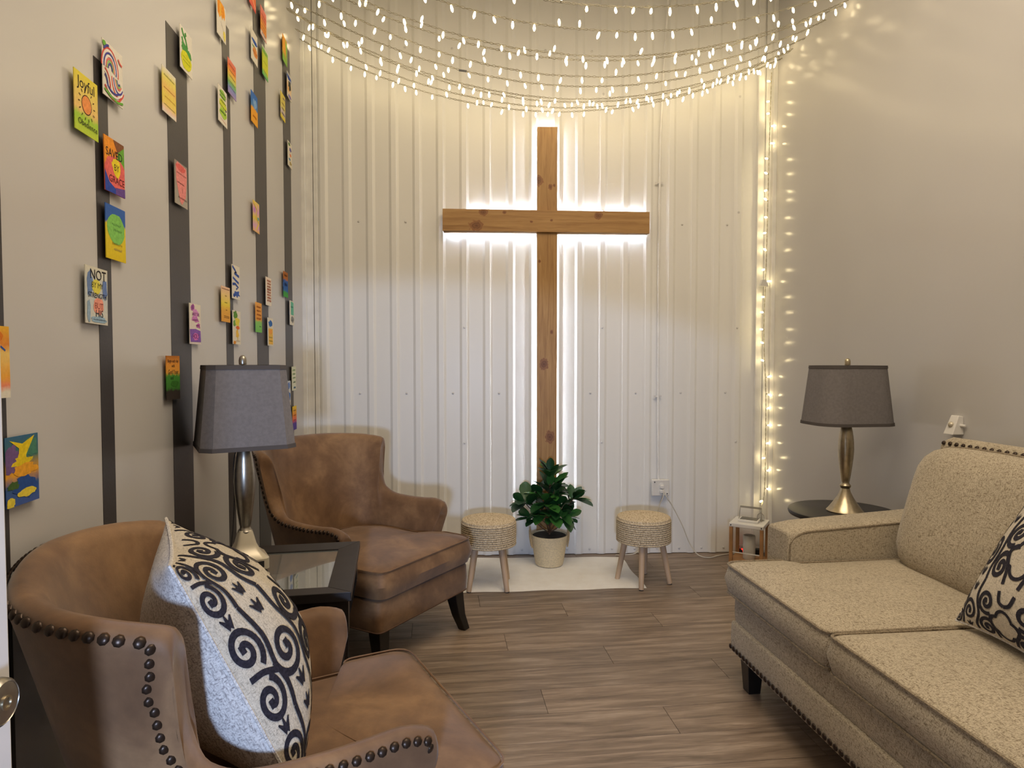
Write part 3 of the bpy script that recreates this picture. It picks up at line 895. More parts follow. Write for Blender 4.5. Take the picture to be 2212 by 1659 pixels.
card('blueor', 3.178, 2.849, [(0, WHT), (1, WHT)], [('blob', 0, .68, .42, .07, BLU, .5), ('blob', -.05, .50, .3, .04, (110, 150, 90), .4), ('blob', .1, .36, .36, .14, (228, 150, 80), .4), ('scrib', .05, .34, .3, .05, (190, 110, 50), .003)], 'white card with blue lettering above an orange patch')
card('lime_two', 3.372, 2.862, [(0, WHT), (.1, (120, 185, 90)), (.25, (200, 215, 70)), (.75, (215, 215, 60)), (.9, (130, 195, 100)), (1, (100, 175, 110))], [('scrib', -.1, .82, .3, .03, (50, 110, 60), .002), ('scrib', 0, .5, .3, .02, (110, 120, 40), .0018), ('scrib', 0, .18, .3, .02, (50, 110, 60), .0018)], 'lime and green card under the red card')
card('sky', 3.165, 2.558, [(0, (60, 110, 190)), (.3, (75, 125, 195)), (.46, (90, 140, 190)), (.52, (236, 165, 55)), (1, (238, 170, 55))], [('blob', .1, .68, .26, .14, (130, 170, 215), .6), ('scrib', .0, .24, .26, .05, (190, 110, 30), .003)], 'blue over orange card with a cloudy sky top')
card('orgrn', 3.808, 3.130, [(0, (235, 160, 60)), (.6, (232, 170, 65)), (.8, (150, 190, 80)), (1, (140, 190, 90))], [('poly', [(.1, 1), (.5, .85), (.5, 0), (.35, .1), (.2, .5)], (150, 195, 90))], 'orange and green card at the top of the last stripe')
card('bwb', 3.908, 2.970, [(0, WHT), (.15, BLU), (.3, WHT), (.5, (240, 200, 150)), (1, WHT)], [('blob', -.1, .82, .3, .08, (50, 75, 160), .5), ('blob', .1, .55, .28, .2, (60, 65, 60), .7), ('blob', -.2, .35, .16, .12, (235, 180, 110), .5), ('blob', .1, .1, .34, .07, (130, 120, 185), .5)], 'white card with blue, black and orange blotches')
card('yp', 3.745, 2.791, [(0, (225, 205, 90)), (.55, (220, 205, 120)), (.75, (200, 185, 200)), (.9, (225, 205, 80)), (1, (228, 205, 70))], [('scrib', .2, .85, .2, .05, (130, 110, 170), .003), ('scrib', 0, .6, .3, .05, (110, 90, 60), .002), ('scrib', 0, .42, .3, .05, (110, 90, 60), .002), ('scrib', .05, .22, .32, .05, (70, 65, 110), .0025)], 'yellow and lilac card with dark writing')
card('multi', 3.905, 2.575, [(0, WHT), (1, WHT)], [('blob', -.15, .9, .2, .06, (90, 130, 70), .5), ('blob', .1, .72, .24, .08, (100, 95, 160), .5), ('blob', .1, .5, .2, .06, (225, 130, 80), .5), ('blob', -.1, .3, .2, .05, (80, 130, 170), .5), ('blob', .1, .16, .24, .07, (170, 150, 90), .5)], 'white card with small blotches of many colours high on the last stripe')
card('py', 3.170, 2.054, [(0, (235, 205, 95)), (.3, (215, 160, 200)), (.55, (228, 205, 80)), (.8, (215, 165, 205)), (1, (235, 190, 120))], [('line', [(-.4, .95), (.1, .75), (-.1, .5), (.4, .35), (.0, .1)], .012, (232, 210, 70)), ('blob', .3, .48, .12, .06, (80, 160, 180), .4), ('blob', -.3, .72, .12, .1, (200, 140, 200), .4), ('line', [(-.4, .9), (.15, .72), (-.05, .48), (.42, .33)], .0022, (120, 100, 60))], 'pink and yellow zigzag card alone in the middle of the fourth stripe')
art = [('line', [(-.45, .95), (-.1, .85), (.1, .80), (-.2, .76), (.4, .70)], .011, (55, 85, 165)), ('line', [(-.4, .62), (.0, .55), (.35, .50)], .010, (60, 90, 170)), ('line', [(-.45, .42), (-.1, .45), (.3, .36), (.0, .3)], .011, (55, 85, 165)), ('blob', .1, .16, .32, .09, (65, 95, 175), .6), ('blob', -.25, .10, .14, .05, (55, 85, 165), .5)]
card('wblue', 2.840, 1.706, [(0, WHT), (1, (228, 224, 214))], art, 'white card covered in bold blue brush strokes')
card('verse', 2.702, 1.601, [(0, (235, 195, 170)), (.3, (238, 210, 130)), (.5, (236, 215, 80)), (.68, (230, 175, 80)), (1, (228, 165, 75))], [('scrib', 0, .93, .44, .012, (110, 50, 45), .0018), ('scrib', 0, .74, .10, .02, (120, 100, 50), .0016), ('scrib', 0, .55, .16, .02, (110, 110, 40), .0018), ('scrib', .05, .34, .08, .015, (90, 80, 40), .0018), ('scrib', .05, .16, .30, .015, (100, 70, 40), .0016), ('scrib', .05, .12, .30, .015, (100, 70, 40), .0016)], 'printed yellow and orange card beside the blue brush stroke card')
card('gyo', 2.842, 1.514, [(0, WHT), (1, WHT)], [('blob', -.15, .86, .26, .13, (95, 145, 65), .5), ('blob', .1, .68, .28, .12, (225, 210, 80), .5), ('blob', -.3, .62, .16, .1, (120, 165, 80), .5), ('blob', .1, .50, .24, .05, (225, 110, 50), .3), ('blob', .05, .32, .18, .12, (235, 190, 90), .5), ('line', [(.1, .4), (.1, .12)], .006, (225, 200, 70)), ('blob', -.3, .05, .16, .05, (225, 150, 60), .5), ('scrib', .1, .10, .26, .01, (150, 120, 50), .0014)], 'white card with a green tree and orange blotches above the lamp finial')
card('wred', 3.381, 1.724, [(0, (240, 225, 210)), (1, (235, 228, 215))], [('scrib', .05, .88 - .1 * q, .34, .05, (200, 110, 80), .0032) for q in range(8)], 'cream card filled with reddish scribbled writing')
card('og2', 3.190, 1.580, [(0, (235, 170, 90)), (.58, (232, 160, 75)), (.66, (140, 200, 110)), (1, (120, 195, 100))], [('scrib', .0, .85 - .13 * q, .34, .04, (180, 100, 45), .003) for q in range(4)] + [('scrib', .2, .2, .14, .02, (50, 120, 60), .003)], 'orange and light green card with writing beside the fourth stripe')
card('by', 3.408, 1.521, [(0, WHT), (1, WHT)], [('blob', .0, .80, .34, .12, (55, 110, 185), .4), ('poly', [(-.4, .62), (.4, .62), (.42, .05), (-.36, .05)], (236, 190, 90)), ('blob', .0, .5, .3, .09, (240, 165, 80), .4), ('scrib', .0, .30, .3, .03, (130, 130, 60), .0025), ('scrib', .0, .17, .3, .03, (130, 130, 60), .0025)], 'white card with a blue patch over a yellow one')
card('bbg', 3.760, 1.804, [(0, (175, 105, 50)), (.28, (180, 110, 50)), (.36, (50, 95, 170)), (.72, (55, 105, 180)), (.82, (70, 160, 75)), (1, (75, 165, 80))], [('scrib', .0, .85, .3, .05, (90, 50, 30), .003), ('scrib', .0, .5, .3, .08, (30, 55, 120), .003)], 'brown, blue and green banded card on the last stripe')
card('teal', 3.908, 1.654, [(0, WHT), (1, WHT)], [('poly', [(-.3, .97), (.4, .95), (.42, .42), (-.25, .42)], (110, 190, 165)), ('blob', .1, .24, .34, .14, (150, 152, 150), .3), ('scrib', .0, .75, .26, .05, (70, 140, 125), .002), ('scrib', .1, .2, .24, .05, (100, 100, 100), .002)], 'white card with a teal block over a grey one')
card('wg', 3.942, 1.267, [(0, (225, 230, 205)), (1, (225, 228, 210))], [('scrib', .0, .85 - .16 * q, .3, .04, (120, 170, 110), .003) for q in range(3)] + [('scrib', .05, .35, .26, .04, (70, 110, 80), .003), ('scrib', .1, .12, .26, .05, (90, 140, 190), .004)], 'pale green card with faint writing to the right of the grey lamp shade')
card('bw2', 3.797, 1.186, [(0, (200, 210, 228)), (1, WHT)], [('blob', .1, .8, .3, .14, (110, 140, 205), .5), ('blob', .1, .35, .34, .18, (55, 110, 190), .6)], 'blue and white card peeking out behind the grey lamp shade')
card('ypp', 3.948, 1.030, [(0, (238, 205, 70)), (.2, (240, 180, 70)), (.42, (240, 140, 70)), (.6, (230, 105, 105)), (.72, (95, 75, 160)), (1, (85, 70, 150))], [('scrib', 0, .82 - .2 * q, .3, .03, (120, 70, 50), .0025) for q in range(3)], 'sunset card from yellow to purple just above the armchair back')

# ================================================================== ARMCHAIRS
nail_me = MB().lathe([(.0092, 0), (.0088, .0020), (.0066, .0042), (.0030, .0054)], 8).mesh('nail_head', 'bronze_nail')


def plan_path():
    half = [(.13, -.290), (.06, -.291), (0, -.292), (-.07, -.293), (-.15, -.291), (-.215, -.282), (-.270, -.258), (-.318, -.210), (-.345, -.150), (-.358, -.08), (-.362, 0)]
    full = half + [(x, -y) for x, y in half[-2::-1]]
    sp = spline([(x, y, 0) for x, y in full], 8)
    L = [0]
    for i in range(1, len(sp)): L.append(L[-1] + (sp[i] - sp[i - 1]).length)
    return sp, L


PATH, PL = plan_path()
PTOT = PL[-1]


def path_at(s):
    if s <= 0:
        d = (PATH[1] - PATH[0]).normalized(); return PATH[0] + d * s, d
    if s >= PTOT:
        d = (PATH[-1] - PATH[-2]).normalized(); return PATH[-1] + d * (s - PTOT), d
    for i in range(1, len(PL)):
        if s <= PL[i]:
            k = (s - PL[i - 1]) / (PL[i] - PL[i - 1])
            a = PATH[max(i - 2, 0)]; c = PATH[min(i + 1, len(PATH) - 1)]
            return PATH[i - 1].lerp(PATH[i], k), (c - a).normalized()


HP = PTOT / 2
EDGE = [(.02, -.045, .560), (.03, -.040, .588), (.06, .02, .606), (.11, .09, .602), (.16, .155, .600), (.205, .22, .601), (.245, .285, .605), (.275, .332, .619), (.30, .360, .648), (.322, .375, .700), (.342, .381, .765), (.360, .381, .828), (.376, .377, .872), (.394, .390, .892), (.42, .425, .902), (.465, .468, .909), (.52, .522, .914), (.58, .58, .918), (.64, .64, .920)]
EDGE = [(a * HP / .72, e * HP / .72, z) for a, e, z in EDGE] + [(HP, HP, .921)]
EDGE = [tuple(q) for q in spline(EDGE, 3)]
FULL = EDGE + [(PTOT - a, PTOT - e, z) for a, e, z in EDGE[-2::-1]]


def flare(s, z):
    """outward lean of the shell at arc position s and height z"""
    s = min(s, PTOT - s) / HP
    back = max(0, min(1, (s - .35) / .45)); back = back * back * (3 - 2 * back)
    k = max(0, (z - .30))
    armf = .055 * min(1, k / .30) ** 1.3
    backf = .145 * (k / .62) ** 1.15
    return armf * (1 - back) + backf * back + .05 * (1 - back) * max(0, (z - .6) / .32)


def shell_pt(s, z, d):
    """d>0 outwards"""
    p, t = path_at(s)
    n = Vector((t.y, -t.x, 0))
    if n.dot(Vector((p.x + .05, p.y, 0))) < 0: n = -n
    return p + n * (flare(s, z) + d) + Vector((0, 0, z))


def chair_shell():
    rows_n = 12
    cols = []
    for (sb, se, zt) in FULL:
        col = []
        TH = .030
        for i in range(rows_n + 1):       # outer face, bottom up
            k = i / rows_n
            s = sb + (se - sb) * k ** 1.2; z = .21 + (zt - .035 - .21) * k
            col.append(shell_pt(s, z, TH))
        for a in (30, 60, 90, 120, 150):   # rolled rim
            col.append(shell_pt(se, zt - .035 + .035 * math.sin(R(a)), TH * math.cos(R(a))))
        for i in range(rows_n, -1, -1):    # inner face, top down (padded)
            k = i / rows_n
            s = sb + (se - sb) * k ** 1.2; z = .33 + (zt - .035 - .33) * k
            pad = .012 * math.sin(PI * k)
            col.append(shell_pt(s, z, -TH - pad))
        cols.append(col)
    mb = MB(); mb.grid(cols)
    n = len(cols[0])
    # close the arm fronts
    for base, rev in ((0, False), ((len(cols) - 1) * n, True)):
        for i in range(n // 2):
            a, b_ = base + i, base + i + 1
            c_, d_ = base + n - 2 - i, base + n - 1 - i
            if b_ > c_: break
            f = (a, d_, c_, b_) if not rev else (a, b_, c_, d_)
            if b_ == c_: f = (a, d_, b_) if not rev else (a, b_, d_)
            mb.f.append(f); mb.mi.append(0)
    return mb


def nail_line():
    """nail heads on the outer face just below the rolled rim"""
    pts = []
    for (sb, se, zt) in FULL:
        pts.append((se, zt))
    # smooth edge curve in (s,z), resample by real distance, shift to the inside of the shell edge
    sp = spline([(s, z, 0) for s, z in pts], 6)
    out = []; acc = 0; prev = None
    for i, q in enumerate(sp):
        t = (sp[min(i + 1, len(sp) - 1)] - sp[max(i - 1, 0)]).normalized()
        inn = Vector((t.y, -t.x, 0))
        c = q + inn * .017
        w = shell_pt(c.x, c.y, .0285)
        if prev is not None:
            acc += (w - prev).length
        if prev is None or acc >= .0218:
            w2 = shell_pt(c.x + .004, c.y, .0285); w3 = shell_pt(c.x, c.y + .004, .0285)
            nn = (w2 - w).cross(w3 - w).normalized()
            p, tt = path_at(c.x)
            if nn.dot(Vector((w.x + .05, w.y, 0))) < 0: nn = -nn
            eo = shell_pt(q.x, q.y, .0) - shell_pt(c.x, c.y, 0)
            nn = (nn + eo.normalized() * .75).normalized()
            out.append((w, nn)); acc = 0
        prev = w
    return out


T_OUT = round_outline([(.36, -.325), (.36, .325), (.165, .335), (.165, .262), (-.20, .262), (-.31, .15), (-.31, -.15), (-.20, -.262), (.165, -.262), (.165, -.335)], [.055, .055, .045, .02, .06, .08, .08, .06, .02, .045], 4)


def armchair(label, loc, rz):
    root = empty('armchair', loc, rz, label=label, cat='armchair', group='brown suede wing armchairs')
    o = chair_shell().obj('wing_back_and_arms', 'brown_suede', root, angle=75)
    o.data.update()
    rail = round_outline([(.335, -.315), (.335, .315), (.12, .322), (-.25, .30), (-.345, .15), (-.345, -.15), (-.25, -.30), (.12, -.322)], .03, 3)
    mb, tp, bt = cushion(rail, .185, .320, (0, 0), edge=.012, crown=0, bulge=.003, noise_a=0)
    mb.obj('seat_rail', 'brown_suede', root)
    MB().tube([(x, y, .192) for x, y, z in bt], .0035, 5, closed=True).obj('rail_piping', 'suede_dark', root)
    mb, tp, bt = cushion(T_OUT, .322, .452, (.03, 0), edge=.034, crown=.022, bulge=.012, noise_a=.008, seed=loc[1])
    c = mb.obj('seat_cushion', 'brown_suede', root)
    MB().tube(tp, .0030, 5, closed=True).obj('seam', 'brown_suede', c)
    for sy in (-1, 1):
        pts = [(.285, sy * .265, .20), (.293, sy * .268, .14), (.305, sy * .275, .07), (.328, sy * .288, .0)]
        mb = MB()
        rows = []
        for (x, y_, z), h in zip(pts, (.032, .029, .024, .020)):
            rows.append([(x - h, y_ - h, z), (x + h, y_ - h, z), (x + h, y_ + h, z), (x - h, y_ + h, z)])
        rows = rows[::-1]
        mb.grid(rows, closeu=True); mb.f.append((3, 2, 1, 0)); mb.f.append((12, 13, 14, 15)); mb.mi += [0, 0]
        mb.obj('leg', 'black_wood', root, smooth=False, bevel=.003)
        mb = MB(); rows = []
        for (x, y_, z), h in zip([(-.36, sy * .20, 0), (-.33, sy * .20, .10), (-.31, sy * .20, .20)], (.019, .022, .026)):
            rows.append([(x - h, y_ - h, z), (x + h, y_ - h, z), (x + h, y_ + h, z), (x - h, y_ + h, z)])
        mb.grid(rows, closeu=True); mb.f.append((3, 2, 1, 0)); mb.f.append((8, 9, 10, 11)); mb.mi += [0, 0]
        mb.obj('leg', 'black_wood', root, smooth=False, bevel=.003)
    for (p, nn) in nail_line():
        inst('nail_head', nail_me, root, p, Vector((0, 0, 1)).rotation_difference(nn))
    return root


armchair('brown suede wing armchair in front with a patterned cushion on it', (-.301, 1.498, 0), R(22.4))
armchair('brown suede wing armchair standing between the glass table and the metal wall', (-.312, 3.085, 0), R(-37.5))


# ================================================================== SCROLL CUSHIONS
def pillow(label, mtx, wd, ht, T, seed=0, group='scroll-pattern cushions'):
    root = empty('throw_pillow', label=label, cat='cushion', group=group)
    root.matrix_world = mtx

    def P(u, v_, side):
        a = 2 * u - 1; c = 2 * v_ - 1
        e = max(0, (1 - a * a)) ** .62 * max(0, (1 - c * c)) ** .62
        x = a * wd / 2 * (1 - .07 * (1 - c * c)); z = c * ht / 2 * (1 - .07 * (1 - a * a))
        th = T / 2 * e * (1 + .10 * noise.noise(Vector((a * 2 + seed, c * 2, side * 3))))
        # slump: fuller low down
        th *= 1 - .12 * c
        return Vector((x, side * th, z))
    N = 26
    for side, nm, mt in ((-1, 'front_panel', 'burlap_front'), (1, 'back_panel', 'linen_back')):
        rows = []
        for i in range(N + 1):
            ui = .5 - .5 * math.cos(PI * i / N)
            rows.append([P(.5 - .5 * math.cos(PI * k / N), ui, side) for k in range(N + 1)])
        if side == 1: rows = rows[::-1]
        MB().grid(rows).obj(nm, mt, root, angle=180)
    edge = [P(k / 24, 0, 0) for k in range(24)] + [P(1, k / 24, 0) for k in range(24)] + [P(1 - k / 24, 1, 0) for k in range(24)] + [P(0, 1 - k / 24, 0) for k in range(24)]
    MB().tube(edge, .0035, 5, closed=True).obj('seam', 'linen_back', root)
    # scroll print: ribbons laid on the front surface
    mb = MB()

    def rib(pts, w0, w1=None):
        w1 = w0 if w1 is None else w1
        pts = [p for p in pts]
        vs = []; ok = []
        for i, p in enumerate(pts):
            a = Vector(pts[max(i - 1, 0)]); c = Vector(pts[min(i + 1, len(pts) - 1)])
            t = (c - a); t = t.normalized() if t.length > 0 else Vector((1, 0))
            n = Vector((-t.y, t.x)); hw = (w0 + (w1 - w0) * i / max(1, len(pts) - 1)) / 2
            q1 = Vector(p) + n * hw; q2 = Vector(p) - n * hw
            ok.append(.015 < p[0] < .985 and .015 < p[1] < .985)
            for q in (q1, q2):
                uu, vv_ = [.25 * t_ + .75 * (.5 - .5 * math.cos(PI * t_)) for t_ in (min(.998, max(.002, q.x)), min(.998, max(.002, q.y)))]
                vs.append(P(uu, vv_, -1) + Vector((0, -.0016, 0)))
        fs = [(2 * i, 2 * i + 1, 2 * i + 3, 2 * i + 2) for i in range(len(pts) - 1) if ok[i] and ok[i + 1]]
        mb.add(vs, fs)

    def spiral(cx_, cy_, r, a0, turns, sgn, w_=.026):
        pts = []
        n = int(26 * turns)
        for i in range(n + 1):
            k = i / n
            rr_ = r * (1 - k * .86); an = R(a0) + sgn * 2 * PI * turns * k
            pts.append((cx_ + rr_ * math.cos(an), cy_ + rr_ * math.sin(an)))
        rib(pts, w_, w_ * .9)
        # bulb end
        c_ = pts[-1]
        rib([(c_[0] - .012, c_[1]), (c_[0] + .012, c_[1])], .026)

    def curve(pts, w_=.026): rib([tuple(p[:2]) for p in spline([(x, y_, 0) for x, y_ in pts], 8)], w_)
    for mx in (0, 1):
        f = (lambda x: 1 - x) if mx else (lambda x: x)
        sg = -1 if mx else 1
        an = (lambda a: 180 - a) if mx else (lambda a: a)
        for r0 in (0, 1, 2):
            o_ = r0 * .333
            for (x, y_, r, a, tn, s_) in [(.070, .070, .066, 60, 1.5, -1), (.070, .225, .070, -60, 1.55, 1), (.225, .145, .078, 180, 1.6, 1 if r0 % 2 else -1), (.385, .07, .062, 60, 1.45, 1), (.385, .225, .066, -60, 1.5, -1)]:
                spiral(f(x), o_ + y_, r, an(a), tn, s_ * sg, .023)
            curve([(f(.155), o_ + .0), (f(.165), o_ + .07), (f(.150), o_ + .145), (f(.165), o_ + .23), (f(.155), o_ + .333)], .020)
            curve([(f(.315), o_ + .0), (f(.300), o_ + .06), (f(.325), o_ + .15), (f(.300), o_ + .25), (f(.315), o_ + .333)], .020)
            curve([(f(.03), o_ + .150), (f(.09), o_ + .145), (f(.15), o_ + .12)], .018)
            curve([(f(.455), o_ + .30), (f(.47), o_ + .25), (f(.5), o_ + .235)], .018)
            curve([(f(.455), o_ + .0), (f(.44), o_ + .07), (f(.415), o_ + .145), (f(.46), o_ + .17)], .018)
            for (x, y_) in ((.235, .275), (.075, .30), (.235, .02)):
                for a in (50, 90, 130):
                    rib([(f(x), o_ + y_), (f(x + .022 * math.cos(R(a))), o_ + y_ + .022 * math.sin(R(a))), (f(x + .045 * math.cos(R(a))), o_ + y_ + .045 * math.sin(R(a)))], .026, .006)
    # quatrefoil outline in the middle
    for (qx, qy, s) in ((.5, .46, .085), (.5, .125, .08), (.5, .79, .08)):
        pts = []
        for i in range(49):
            a = 2 * PI * i / 48
            rr_ = s * (.78 + .26 * abs(math.cos(2 * a)))
            pts.append((qx + rr_ * math.cos(a), qy + rr_ * math.sin(a)))
        rib(pts, .016)
    mb.obj('scroll_print', 'scroll_ink', root, angle=180)
    return root


def place(loc, rz, lean, roll=0):
    # pillow front faces local -Y; lean tips the top backwards
    return Matrix.Translation(loc) @ Matrix.Rotation(R(rz), 4, 'Z') @ Matrix.Rotation(R(-lean), 4, 'X') @ Matrix.Rotation(R(roll), 4, 'Y')


# facing direction angle a (from +X): local -Y must point to a -> rz = a + 90
pillow('scroll-patterned cushion with plain linen back leaning in the front armchair', place((-.450, 1.415, .705), 22.4 + 90 + 1, 24, 3), .50, .51, .30, 3)
pillow('scroll-patterned cushion on the beige sofa at the right picture edge', place((1.655, 1.535, .745), 180 + 90 - 14, 30, -4), .50, .52, .19, 9)

# ================================================================== GLASS SIDE TABLE
tb = empty('side_table', (-.575, 2.315, 0), R(4.0), label='black-brown side table with a glass top and curved legs between the armchairs', cat='table')
hw, hd, zt = .285, .292, .580
fr = .078
fm = MB()
ow = [(-hw, -hd), (hw, -hd), (hw, hd), (-hw, hd)]; iw = [(-hw + fr, -hd + fr), (hw - fr, -hd + fr), (hw - fr, hd - fr), (-hw + fr, hd - fr)]
rails = []
for i in range(4):
    j = (i + 1) % 4
    m_ = MB()
    vs = []
    for z, ins in ((zt - .030, 0), (zt, 0)):
        vs += [(*ow[i], z), (*ow[j], z), (*iw[j], z - (.006 if z == zt else 0)), (*iw[i], z - (.006 if z == zt else 0))]
    m_.add(vs, [(3, 2, 1, 0), (4, 5, 6, 7), (0, 1, 5, 4), (1, 2, 6, 5), (2, 3, 7, 6), (3, 0, 4, 7)])
    m_.obj('top_frame', 'espresso_wood', tb, smooth=False, bevel=.002)
MB().box(-hw + fr - .004, hw - fr + .004, -hd + fr - .004, hd - fr + .004, zt - .018, zt - .011).obj('glass_pane', 'table_glass', tb, smooth=False)
for (x0, x1, y0, y1) in ((-hw + .03, hw - .03, -hd + .03, -hd + .05), (-hw + .03, hw - .03, hd - .05, hd - .03), (-hw + .03, -hw + .05, -hd + .05, hd - .05), (hw - .05, hw - .03, -hd + .05, hd - .05)):
    MB().box(x0, x1, y0, y1, zt - .105, zt - .030).obj('apron', 'espresso_wood', tb, smooth=False)
for sx in (-1, 1):
    for sy in (-1, 1):
        rows = []
        for (z, d, h) in ((zt - .031, .008, .034), (.44, .004, .030), (.30, .030, .026), (.16, .034, .024), (.06, .012, .024), (0, -.010, .026)):
            cx_, cy_ = sx * (hw - .036 - d), sy * (hd - .036 - d)
            rows.append([(cx_ - h, cy_ - h, z), (cx_ + h, cy_ - h, z), (cx_ + h, cy_ + h, z), (cx_ - h, cy_ + h, z)])
        rows = rows[::-1]
        m_ = MB(); m_.grid(rows, closeu=True); m_.f += [(3, 2, 1, 0), (20, 21, 22, 23)]; m_.mi += [0, 0]
        m_.obj('leg', 'espresso_wood', tb, smooth=True, angle=50)
MB().box(-hw + .05, hw - .05, -hd + .05, hd - .05, .195, .215).obj('lower_shelf', 'espresso_wood', tb, smooth=False, bevel=.003)
# things on the lower shelf: a folded green and white paper pack
pk = empty('paper_pack', (-.50, 2.25, .216), R(20), label='pile of pale wrapped papers on the lower shelf of the glass table', cat='papers')
for i, (dx, dy, a, mt) in enumerate([(0, 0, 0, 'paper_white'), (.01, .01, 9, 'paper_green'), (-.01, 0, -6, 'paper_white'), (.0, .012, 14, 'paper_green'), (.005, 0, 3, 'paper_white')]):
    o = MB().box(-.09, .09, -.065, .065, i * .028, i * .028 + .027).obj('bundle', mt, pk, smooth=False, bevel=.005); o.location = (dx, dy, 0); o.rotation_euler = (0, 0, R(a))
ds = empty('dish', (-.578, 2.150, zt), 0, label='small cream dish at the foot of the lamp on the glass table', cat='dish')
MB().lathe([(.020, 0), (.022, .004), (.012, .008), (.012, .020), (.034, .028), (.036, .031), (.033, .031), (.010, .024)], 24).obj('bowl', 'cream_metal', ds)


# ================================================================== TABLE LAMPS
def rrect(hx, hy, r, n=6):
    pts = []
    for (cx_, cy_, a0) in ((hx - r, hy - r, 0), (-hx + r, hy - r, 90), (-hx + r, -hy + r, 180), (hx - r, -hy + r, 270)):
        for k in range(n + 1):
            a = R(a0 + 90 * k / n); pts.append((cx_ + r * math.cos(a), cy_ + r * math.sin(a)))
    return pts


def table_lamp(name, label, loc, rz, bot, top, rad, zs, metal, foot, flat_c):
    t = empty(name, loc, rz, label=label, cat='lamp', group='table lamps with grey shades')
    z0, z1 = zs
    nn = 1 if flat_c else 6
    sh = MB(); rows = []
    for k in range(7):
        f = k / 6
        hx = bot[0] + (top[0] - bot[0]) * f; hy = bot[1] + (top[1] - bot[1]) * f
        rows.append([(x, y_, z0 + (z1 - z0) * f) for x, y_ in rrect(hx, hy, rad * (1 - .25 * f), nn)])
    inner = [[(x * .985, y_ * .985, z) for x, y_, z in r_] for r_ in rows[::-1]]
    sh.grid(rows + inner + [rows[0]], closeu=True)
    s = sh.obj('lamp_shade', 'shade_fabric', t, angle=25)
    for (za, zb) in ((z0 - .001, z0 + .013), (z1 - .013, z1 + .001)):
        rr_ = []
        for z, e in ((za, 1.0), (za, 1.012), (zb, 1.012), (zb, 1.0)):
            f = (z - z0) / (z1 - z0)
            hx = (bot[0] + (top[0] - bot[0]) * f) * e; hy = (bot[1] + (top[1] - bot[1]) * f) * e
            rr_.append([(x, y_, z) for x, y_ in rrect(hx, hy, rad * (1 - .25 * f), nn)])
        MB().grid(rr_, closeu=True).obj('trim_band', 'shade_trim', s, angle=25)
    # spider fitting
    sp_ = MB()
    for a in (0, 90): sp_.tube([(-top[0] * math.cos(R(a)), -top[1] * math.sin(R(a)), z1 - .012), (top[0] * math.cos(R(a)), top[1] * math.sin(R(a)), z1 - .012)], .0018, 5)
    sp_.obj('spider', 'brushed_nickel', s)
    MB().lathe([(.006, z1 - .015), (.006, z1 + .002), (.013, z1 + .003), (.0135, z1 + .018), (.011, z1 + .029), (.006, z1 + .034), (.001, z1 + .035)], 20).obj('finial', metal, t)
    if foot == 'square':
        ft = MB()
        rows = []
        for (h, z) in ((.070, 0), (.070, .036), (.064, .040), (.046, .058), (.033, .085), (.023, .125), (.020, .130)):
            rows.append([(x, y_, z) for x, y_ in rrect(h, h, min(h * .35, .02), 3)])
        ft.grid(rows, closeu=True); n = len(rows[0]); ft.f += [tuple(range(n - 1, -1, -1)), tuple(6 * n + k for k in range(n))]; ft.mi += [0, 0]
        ft.obj('foot', 'cream_metal', t, angle=35)
        MB().box(.024, .050, -.0715, -.069, .008, .030).obj('power_socket', 'outlet_dark', t, smooth=False)
    else:
        MB().lathe([(.080, 0), (.082, .004), (.076, .010), (.070, .018), (.052, .044), (.036, .070), (.024, .096), (.019, .112)], 28).obj('foot', metal, t, angle=30)
    MB().lathe([(.018, .110), (.024, .118), (.025, .126), (.018, .136), (.017, .142), (.0195, .150), (.026, .195), (.0335, .26), (.0355, .30), (.034, .34), (.028, .385), (.0225, .412), (.020, .418)], 28).obj('column', metal, t)
    MB().lathe([(.020, .416), (.024, .428), (.036, .442), (.050, .452), (.051, .455), (.040, .456), (.008, .450), (.008, z0 + .05), (.014, z0 + .052), (.014, z0 + .10), (.004, z0 + .105), (.003, z1 - .01)], 24).obj('collar', metal, t)
    return t


l1 = table_lamp('table_lamp', 'lamp with an angular blue-grey shade on the glass side table', (-.672, 2.345, zt), R(24), (.150, .150), (.124, .124), .035, (.425, .705), 'brushed_nickel', 'square', True)
table_lamp('table_lamp', 'lamp with a brown-grey rounded shade on the round table behind the sofa', (1.940, 2.885, .580), R(0), (.189, .145), (.155, .118), .10, (.420, .698), 'brass_nickel', 'round', False)
MB().tube([tuple(p) for p in spline([(-.735, 2.40, .64), (-.742, 2.39, .585), (-.752, 2.44, .60), (-.755, 2.50, .75), (-.745, 2.47, .93), (-.72, 2.44, .985)], 6)], .0025, 5).obj('lamp_cord', 'outlet_dark', label='thin black cord hanging behind the lamp on the glass table', cat='cord')
rt = empty('round_table', (1.945, 2.900, 0), 0, label='dark round end table beyond the sofa arm carrying a lamp', cat='table')
MB().lathe([(.235, .552), (.246, .556), (.250, .566), (.248, .576), (.240, .580)], 48).obj('table_top', 'black_wood', rt, angle=50)
MB().lathe([(.16, 0), (.16, .02), (.06, .035), (.035, .06), (.03, .30), (.035, .50), (.08, .552)], 24).obj('pedestal', 'black_wood', rt)

# ================================================================== SOFA
sf = empty('sofa', (1.68, 1.42, 0), 0, label='long beige tweed sofa with nail-head trim along the right wall', cat='sofa')
SO = Vector((1.68, 1.42, 0))


def S(x, y_, z=0): return (x - SO.x, y_ - SO.y, z)


YN, YFAR = .42, 2.455
FX = 1.165
